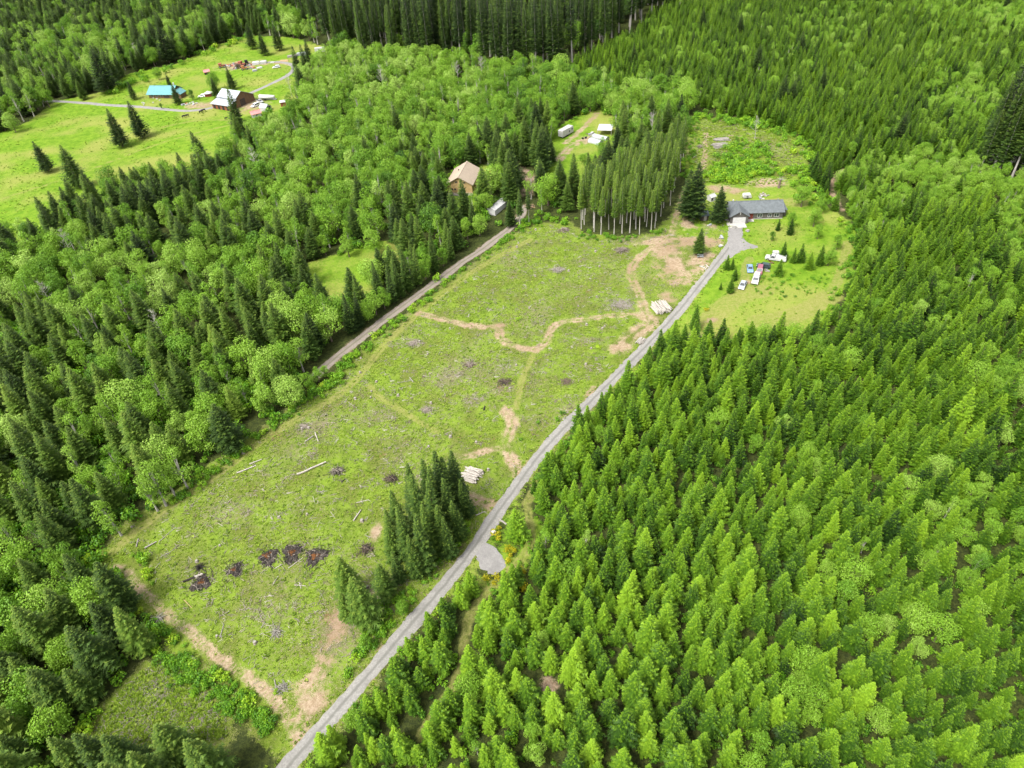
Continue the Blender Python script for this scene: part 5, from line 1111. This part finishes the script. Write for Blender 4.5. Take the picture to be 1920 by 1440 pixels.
for i in range(n):
    t = i / (n - 1); xx = -3.7 + 7.4 * t; w_ = 1.35 * (1 - max(0, (t - .45) / .55) ** 2.2) + .02; kz = .5 + .7 * max(0, t - .6) ** 1.5
    v += [(xx, -w_, 1.55), (xx, -w_ * .7, .8 + kz * .2), (xx, 0, kz), (xx, w_ * .7, .8 + kz * .2), (xx, w_, 1.55), (xx, w_ * .55, 2.25 - .3 * t), (xx, 0, 2.5 - .4 * t), (xx, -w_ * .55, 2.25 - .3 * t)]
for i in range(n - 1):
    for k in range(8): a = i * 8 + k; b = i * 8 + (k + 1) % 8; f.append((a, b, b + 8, a + 8))
f.append(tuple(range(7, -1, -1))); f.append(tuple((n - 1) * 8 + k for k in range(8)))
MB().add(v, f).build('hull', M_WHITE, e, True); boxpart('trailer_frame', M_STEEL, e, -2.6, 4.2, -.5, .5, .3, .48)
for s in (-1, 1): MB().tube([(-1.0, s * 1.0, .35), (-1.0, s * .75, .35)], [.35, .35], 12).build('wheel', M_BLACK, e)
def motorhome(px, py, rz, L, label):
    e = house('motorhome', px, py, rz, label, 'motorhome', HV); l = L / 2
    MB().prism([(-l, .5), (l - .9, .5), (l, .6), (l, 1.2), (l - .6, 1.5), (l - .25, 2.1), (l - .3, 2.9), (-l, 2.9)], -1.2, 1.2).build('body', M_WHITE, e); window(e, -.5, -1.2, 1.8, 1.2, .6, mull=False, frame=M_GREYM); wheels(e, (-l + 1.3, l - 1.0), 1.22, .4)
motorhome(601, 98, R(10), 6.5, 'white motorhome parked at the forest edge above the drive')
def flat(px, py, rz, L, W_, H_, mat, label):
    e = house('covered_load', px, py, rz, label, 'covered load', 'covered loads in the scrap yard'); MB().prism([(-L / 2, 0), (L / 2, 0), (L / 2 - .1, H_ * .8), (L / 2 - .6, H_), (-L / 2 + .6, H_), (-L / 2 + .1, H_ * .8)], -W_ / 2, W_ / 2).build('cover', mat, e); boxpart('pallet', M_WOOD, e, -L / 2 + .1, L / 2 - .1, -W_ / 2 + .1, W_ / 2 - .1, -.25, -.004)
flat(480, 120, R(5), 4.4, 3, 1.3, M_WHITE, 'white covered load behind the scrap heaps'); flat(494, 118.5, R(8), 4.2, 3, 1.3, M_WHITEMETAL, 'pale covered load right of the white one')
flat(478, 133, R(22), 2.6, 2.4, .8, M_GREYM, 'grey-white tarped load at the meadow side, lower'); flat(487, 128, R(22), 3.2, 2.0, .7, M_WHITE, 'white tarped strip at the meadow side, upper'); flat(511, 117.5, R(0), 2.4, 2, .4, M_WHITEMETAL, 'low pale pallet load beside the drive bend')
flat(567, 103, R(12), 7.0, 2.4, 1.5, M_GREYM, 'long grey load under cover by the upper drive'); flat(548, 107, R(14), 6.0, 2.2, 1.2, M_WOOD, 'stacked boards by the upper drive'); flat(533, 115, R(-12), 5.5, .9, .8, M_CUT, 'long timber beam load by the drive bend')
RED = worn('rusty_machine', (.30, .10, .06), (.18, .07, .045), 2, .8); ORG = worn('orange_machine', (.42, .17, .07), None, 2, .7)
def machine(px, py, rz, label, mat, s=1.0):
    e = house('old_machine', px, py, rz, label, 'machine', 'rusty machines in the scrap yard'); e.scale = (s, s, s)
    boxpart('hood', mat, e, .2, 1.9, -.45, .45, .7, 1.35); boxpart('cab', mat, e, -1.2, .197, -.75, .75, .6, 2.1); boxpart('roof', mat, e, -1.35, .35, -.85, .85, 2.103, 2.2); wheels(e, (-.8, 1.4), .9, .55); MB().tube([(1.2, .2, 1.3), (1.2, .2, 2.0)], [.06, .06], 6).build('exhaust', M_BLACK, e)
machine(416, 127, R(10), 'rusty machine at the left end of the scrap yard', RED, 1.2); machine(447, 128, R(40), 'dark rusty machine in the middle of the scrap yard', M_BARK, 1.2); machine(454, 124, R(-20), 'red machine behind the scrap yard middle', RED, 1.3); machine(458, 131, R(15), 'orange machine at the front of the scrap yard', ORG, 1.1); machine(463, 120, R(100), 'dark machine against the scrap yard back', M_DARK, 1.1)
for i, (a_, b_, w1) in enumerate(((424, 123, 'left'), (434, 124, 'middle left'), (441, 129, 'lower middle'), (470, 128, 'right'), (467, 123, 'far right'), (440, 120, 'back'))):
    heap('scrap_heap', a_, b_, [('plate', RED, 1.8, 1.2, .5), ('plate', M_PINK, 2.0, 1.0, .3), ('beam', M_BARK, 2.6, .3, .4), ('beam', M_WOOD, 2.2, .3, .3), ('drum', M_GREYM, .8, .8, 1.0), ('plate', M_WHITE, 1.2, .9, .3)], w1 + ' heap of reddish scrap metal in the scrap yard', 'scrap', 2.0)
heap('garden_heap', 347, 196, [('board', M_CUT, 2.6, .4, .4), ('board', ORG, 2.2, .3, .5), ('panel', M_WHITE, 1.6, 1.0, .6), ('boulder', M_GREYM, 1.4, 1.0, .7), ('boulder', M_WHITE, .9, .8, .5)], 'boards and pale boulders under the teal house conifer', 'clutter', 2.2)
heap('rock_garden', 361, 195, [('boulder', M_WHITE, .8, .7, .5)] * 9, 'white boulders edging the drive loop garden', 'boulders', 3.0)
heap('stone_row', 282, 191, [('boulder', M_CONC, .8, .6, .5)] * 8, 'row of pale stones before the teal-roofed house', 'boulders', 6.0)
# cattle: one skinned body each
def cow(px, py, rz, label, s=1.0):
    x, y = G(px, py); e = tag(empty('cow', x, y, rz), label, 'cow', 'dark cattle on the meadow'); e.scale = (s, s, s)
    V_ = [(-.75, 0, 1.12), (-.2, 0, 1.10), (.45, 0, 1.14), (.85, 0, 1.22), (1.15, 0, 1.12), (1.45, 0, .92), (-.72, .22, .72), (-.80, .22, .38), (-.74, .22, .03), (-.72, -.22, .72), (-.80, -.22, .38), (-.74, -.22, .03), (.5, .2, .68), (.52, .2, .36), (.5, .2, .03), (.5, -.2, .68), (.52, -.2, .36), (.5, -.2, .03), (-1.0, 0, 1.15), (-1.08, 0, .6)]
    E_ = [(0, 1), (1, 2), (2, 3), (3, 4), (4, 5), (0, 6), (6, 7), (7, 8), (0, 9), (9, 10), (10, 11), (2, 12), (12, 13), (13, 14), (2, 15), (15, 16), (16, 17), (0, 18), (18, 19)]
    R_ = [.34, .38, .34, .24, .18, .12, .16, .09, .07, .16, .09, .07, .13, .08, .07, .13, .08, .07, .06, .04]
    me = bpy.data.meshes.new('cow_body'); me.from_pydata(V_, E_, []); me.materials.append(M_DARK); o = mesh_obj('body', me, e)
    md = o.modifiers.new('skin', 'SKIN'); lay = me.skin_vertices[0] if me.skin_vertices else None
    if lay is None:
        bpy.context.view_layer.objects.active = o; bpy.ops.mesh.customdata_skin_add(); lay = me.skin_vertices[0]
    for i, r in enumerate(R_): lay.data[i].radius = (r, r)
    lay.data[1].use_root = True; o.modifiers.new('sub', 'SUBSURF').render_levels = 1
    for sg in (-1, 1): MB().tube([(1.12, sg * .1, 1.22), (1.1, sg * .3, 1.26)], [.07, .02], 5).build('ear', M_DARK, e)
for a_, b_, r_, t_ in ((345.5, 221, 20, 'dark cow grazing left of the meadow\'s tan track'), (351.5, 219.5, 200, 'dark cow close behind the left grazing one'), (377.5, 212, 35, 'dark cow at the drive\'s lower edge'), (382.5, 209.5, 215, 'dark cow standing just above the drive-side cow'), (424.5, 224, 10, 'small dark calf below the barn'), (204, 234, 160, 'dark cow beside the nearer meadow conifer')):
    cow(a_, b_, R(r_), t_, .75 if 'calf' in t_ else 1.0)

# ------------------------------------------------------------------ wood on the field
def log_mesh(L, r, mat, seed):
    q = random.Random(seed); m = MB(); n = 5; P_ = [(-L / 2 + L * i / (n - 1), q.uniform(-.04, .04), q.uniform(-.03, .03)) for i in range(n)]
    return m.tube(P_, [r * (1.05 - .35 * i / (n - 1)) for i in range(n)], 8).mesh('log', mat, False)
LOGM = {mt: [log_mesh(1.0 if False else 4.0, .16, mt, i) for i in range(4)] for mt in (M_WHITEWOOD, M_WOOD, M_SLASH, M_CHAR, M_CUT)}
def log(px0, py0, px1, py1, label, mat=M_WHITEWOOD, thick=1.0, group=None, branches=0):
    p, q = np.array(G(px0, py0)), np.array(G(px1, py1)); c = (p + q) / 2; L = np.hypot(*(q - p))
    e = tag(empty('fallen_log', c[0], c[1], math.atan2(q[1] - p[1], q[0] - p[0])), label, 'log', group)
    o = mesh_obj('stem', rnd.choice(LOGM[mat]), e); o.scale = (L / 4.0, thick, thick); o.location.z = .2 * thick
    for i in range(branches):
        t = rnd.uniform(-.3, .48) * L; s = rnd.choice((-1, 1)); MB().tube([(t, 0, .2), (t + rnd.uniform(.2, .7), s * rnd.uniform(.4, 1.3), rnd.uniform(.2, .7))], [.06, .015], 4).build('branch', mat, e)
for a in ((557, 891, 612, 868, 'longest pale log in the lower field', M_WHITEWOOD, 1.5, 1), (445, 888, 480, 874, 'pale log by the mown track, lower of two', M_WHITEWOOD, 1.1, 0), (468, 871, 491, 862, 'pale log by the mown track, upper of two', M_WHITEWOOD, .9, 0), (572, 829, 588, 818, 'grey log crossing another above the long log', M_WOOD, .9, 2), (591, 812, 597, 829, 'short pale log standing across the grey one', M_WHITEWOOD, .9, 1),
          (272, 1029, 294, 1016, 'grey forked log at the left field corner', M_WOOD, 1.1, 3), (298, 1017, 330, 988, 'thin bent grey pole beside the forked log', M_WOOD, .5, 2), (256, 1026, 260, 1010, 'short leaning pole at the left field edge', M_WOOD, .8, 0), (663, 977, 677, 957, 'pale curved log left of the road clump', M_WHITEWOOD, 1.0, 1), (668, 943, 692, 938, 'thin pale branch above the curved log', M_WHITEWOOD, .6, 3),
          (344, 1092, 366, 1083, 'half-burnt log by the lowest burn pile', M_CHAR, 1.3, 0), (366, 1083, 381, 1077, 'pale unburnt end of the half-burnt log', M_WHITEWOOD, 1.4, 0), (552, 1097, 574, 1099, 'small pale log in a cross, horizontal one', M_WHITEWOOD, .5, 0), (561, 1092, 565, 1104, 'small pale log in a cross, upright one', M_WHITEWOOD, .5, 0), (413, 1196, 420, 1170, 'thin grey pole upright in view above the dirt path', M_WOOD, .6, 1), (490, 1178, 497, 1166, 'short grey stick near the root lump', M_WOOD, .5, 1),
          (512, 1096, 522, 1080, 'short pale stick below the burn piles', M_WHITEWOOD, .45, 0), (541, 1066, 568, 1046, 'pale pole between burn piles, right end', M_WHITEWOOD, .5, 0), (515, 1067, 530, 1058, 'short pale pole between the burn piles', M_WHITEWOOD, .5, 0), (936, 975, 950, 985, 'short grey log on the verge across the road', M_WOOD, 1.6, 0), (892, 967, 909, 960, 'white branchy log by the dirt bay at the road', M_WHITEWOOD, .7, 4), (640, 905, 648, 898, 'dark short log right of the long pale log', M_CHAR, .8, 0),
          (775, 717, 768, 708, 'grey log with branches in the middle field', M_WOOD, .8, 3), (745, 718, 770, 714, 'thin grey pole in the middle field', M_WOOD, .4, 2), (907, 770, 909, 762, 'black charred short log in the mid field', M_CHAR, 1.2, 0), (345, 1125, 360, 1140, 'thin reddish stick near the path', M_CUT, .4, 0), (515, 1275, 518, 1292, 'grey pole by the path junction', M_WOOD, .6, 0), (1085, 500, 1098, 498, 'pale log lying in the upper field', M_WHITEWOOD, .6, 1), (1043, 512, 1062, 502, 'grey log across the upper brush pile', M_WOOD, .8, 2), (300, 1046, 345, 1020, 'long grey pole at the field corner', M_WOOD, .35, 2),
          (1305, 293, 1300, 297, 'short pale log by the upper path', M_WHITEWOOD, 1.2, 0), (354, 1230, 372, 1240, 'thick grey-brown log below the dirt path', M_SLASH, 1.6, 1)):
    log(*a[:4], a[4], a[5], a[6], None, a[7])
def log_pile(px, py, rz, L, cols, rows, mat, label, sp=.36, jag=.5):
    e = house('log_pile', px, py, rz, label, 'log pile', 'stacked logs')
    for r in range(rows):
        for c in range(cols - r):
            o = mesh_obj('log', rnd.choice(LOGM[mat]), e); k = rnd.uniform(.75, 1.25); o.scale = (L / 4 * rnd.uniform(.75, 1.12), k, k)
            o.location = (rnd.uniform(-jag, jag), (c - (cols - r) / 2) * sp + rnd.uniform(-.06, .06), .17 + r * .29 + rnd.uniform(0, .08)); o.rotation_euler = (0, rnd.uniform(-.03, .03), rnd.gauss(0, .08) + (math.pi if rnd.random() < .5 else 0))
log_pile(1239, 579, heading((1247, 588), (1232, 570)), 5.2, 15, 4, M_WHITEWOOD, 'large stack of peeled white logs beside the driveway', .36, .55)
log_pile(886, 891, heading((871, 885), (900, 896)), 3.8, 13, 3, M_WHITEWOOD, 'stack of grey-white logs near the road clump', .34)
log_pile(1353, 262, heading((1340, 263), (1366, 261)), 6.2, 8, 2, M_WOOD, 'upper grey log stack in the upper clearing', .4)
log_pile(1350, 274, heading((1338, 275), (1362, 272)), 5.8, 11, 3, M_WOOD, 'lower grey log stack in the upper clearing', .4)
log_pile(1200, 640, heading((1195, 646), (1204, 634)), 2.6, 6, 2, M_WHITEWOOD, 'small loose pile of pale logs at the road edge', .34)
def brush_pile(px, py, rx, ry, h, label, mats, n=70):
    e = house('brush_pile', px, py, 0, label, 'brush pile', 'brush piles'); q = random.Random(int(px + py * 3))
    for k, mt in enumerate(mats):
        m = MB()
        for _ in range(n // len(mats)):
            u = q.gauss(0, .42); v = q.gauss(0, .42); z = max(.05, h * math.exp(-(u * u + v * v) * 2.2) * q.uniform(.3, 1)); a = q.random() * 3.14; l = q.uniform(.5, 1.5); r = q.uniform(.02, .07); d = Vector((math.cos(a), math.sin(a), q.uniform(-.3, .3))) * l
            c = Vector((u * rx, v * ry, z)); m.tube([c - d, c + d], [r, r * .5], 4, False)
        o = m.build(('branches', 'twigs', 'bark')[k], mt, e); o['kind'] = 'stuff'
for a in ((1166, 470, 2.6, 1.9, 1.3, 'dark brush pile below the bare-trunked stand', (M_BARK, M_SLASH), 150), (1165, 571, 4.5, 3.5, .5, 'flat grey brush spread left of the log stack', (M_SLASH, M_WOOD), 190), (632, 884, 1.8, 1.3, .7, 'dark brush pile right of the longest log', (M_CHAR, M_SLASH), 110), (1045, 506, 2.0, 1.4, .6, 'grey brush pile in the upper field', (M_SLASH, M_WOOD), 90), (1058, 432, 2.2, 1.5, .9, 'brown brush pile at the field\'s top edge', (M_SLASH, M_BARK), 110),
          (776, 643, 2.2, 1.8, .4, 'ring of grey twigs near the mown track', (M_SLASH,), 100), (880, 684, 2.0, 1.6, .5, 'dark low brush in the middle field', (M_BARK, M_SLASH), 90), (946, 716, 1.8, 1.4, .6, 'black brush pile right of mid field', (M_CHAR, M_BARK), 90), (1062, 716, 1.8, 1.4, .5, 'dark brush near the driveway curve', (M_BARK,), 80), (800, 768, 1.8, 1.4, .4, 'grey brush in the field centre', (M_SLASH,), 80), (733, 898, 1.8, 1.3, .6, 'dark brush just left of the road clump', (M_CHAR, M_BARK), 90), (995, 388, 1.6, 1.2, .9, 'red-brown brush at the head of the field', (M_CUT, M_BARK), 80), (518, 1186, .9, .8, .6, 'grey root lump in the lower field', (M_WOOD,), 40), (530, 1288, 1.0, .8, .6, 'grey root lump by the path junction', (M_WOOD,), 40), (298, 1160, .9, .7, .6, 'pale root lump beside the dirt path', (M_WOOD,), 40), (686, 1030, 1.6, 1.2, .8, 'dark brush on the bank under the clump', (M_BARK, M_CHAR), 90), (1312, 276, 1.3, 1.1, .9, 'grey brush by the upper path', (M_SLASH,), 70), (375, 1064, .7, .6, .9, 'charred upright stump roots by the burn piles', (M_CHAR,), 40), (570, 800, 1.5, 1.2, .4, 'grey twigs above the long log', (M_SLASH,), 60)):
    brush_pile(*a)
def burn_pile(px, py, rx, ry, label, seed):
    e = house('burn_pile', px, py, 0, label, 'burn pile', 'burnt slash piles'); q = random.Random(seed)
    def dome(sx, sy, h, mat, nm, cx=0., cy_=0., lift=0.):
        n = 30; rad = [1 + .22 * math.sin(3 * a + seed) + q.uniform(-.2, .2) for a in [6.283 * i / n for i in range(n)]]; v = [(cx, cy_, h + lift)]; f = []
        for k in range(1, 5):
            for i in range(n):
                a = 6.283 * i / n; t = k / 4; v.append((cx + math.cos(a) * sx * rad[i] * t, cy_ + math.sin(a) * sy * rad[i] * t, lift + h * (1 - t ** 2) + (q.uniform(-.04, .07) if k < 4 else -.12)))
        for i in range(n): f.append((0, 1 + i, 1 + (i + 1) % n))
        for k in range(3):
            for i in range(n): a = 1 + k * n + i; b = 1 + k * n + (i + 1) % n; f.append((a, a + n, b + n, b))
        return MB().add(v, f).build(nm, mat, e)
    dome(rx * .82, ry * .82, .28, M_ASH, 'ash_bed'); dome(rx * .40, ry * .34, .2, M_RUST, 'reddened_soil', q.uniform(-.2, .2) * rx, q.uniform(-.2, .2) * ry, .16)
    for nm, mt, n, sp in (('charred_sticks', M_CHAR, 110, .5), ('grey_sticks', M_SLASH, 45, .75)):
        m = MB()
        for _ in range(n):
            u, v = q.gauss(0, sp), q.gauss(0, sp); a = q.random() * 3.14; l = q.uniform(.2, .75); c = Vector((u * rx, v * ry, q.uniform(.08, .42) * math.exp(-(u * u + v * v)) + .06)); d = Vector((math.cos(a), math.sin(a), q.uniform(-.3, .4))) * l; r = q.uniform(.025, .075)
            m.tube([c - d, c + d], [r, r * .6], 4, False)
        o = m.build(nm, mt, e); o['kind'] = 'stuff'
for i, a in enumerate(((378, 1092, 2.5, 2.7, 'lowest burn pile with a half-burnt log'), (442, 1068, 2.0, 2.2, 'smallest burn pile, second from the corner'), (504, 1045, 2.6, 2.9, 'blackened burn pile, third in the row'), (549, 1036, 2.7, 3.3, 'burn pile with brightest orange soil, fourth in the row'), (593, 1042, 3.2, 3.0, 'widest burn pile, nearest the road clump'))):
    burn_pile(*a, i + 3)
# stumps
ST = [];
def stump_mesh(seed):
    q = random.Random(seed); m = MB(); n = 9; prof = [(-.15, 1.5), (.05, 1.25), (.22, 1.0), (.5, .9)]; v = []
    for z, k in prof:
        for i in range(n): a = 6.283 * i / n; r = .3 * k * (1 + (.25 if k > 1.1 else .06) * math.sin(3 * a + seed) + q.uniform(-.05, .05)); v.append((math.cos(a) * r, math.sin(a) * r, z + q.uniform(-.03, .03)))
    f = [(k * n + i, k * n + (i + 1) % n, (k + 1) * n + (i + 1) % n, (k + 1) * n + i) for k in range(3) for i in range(n)]
    t = MB().add(v[-n:], [tuple(range(n))]); return m.add(v, f).mesh('bark', M_SLASH), t.mesh('cut_face', M_WOOD)
SM = [stump_mesh(i) for i in range(5)]
P = scatter_poly(field, 150); k_ = (dist_line(P[:, 0], P[:, 1], road) > 4) & (dist_line(P[:, 0], P[:, 1], sideroad) > 6) & (masks(P[:, 0], P[:, 1])['dirt'] < .1); P = P[k_][:55]
for p in P:
    s = rnd.uniform(.7, 1.15); e = empty('tree_stump', p[0], p[1], rnd.random() * 6.28, None, s); tag(e, uniq('cut grey tree stump in the field', p[0], p[1], .3), 'stump', 'stumps in the cut field'); a, b = rnd.choice(SM); mesh_obj('bark', a, e); mesh_obj('cut_face', b, e)
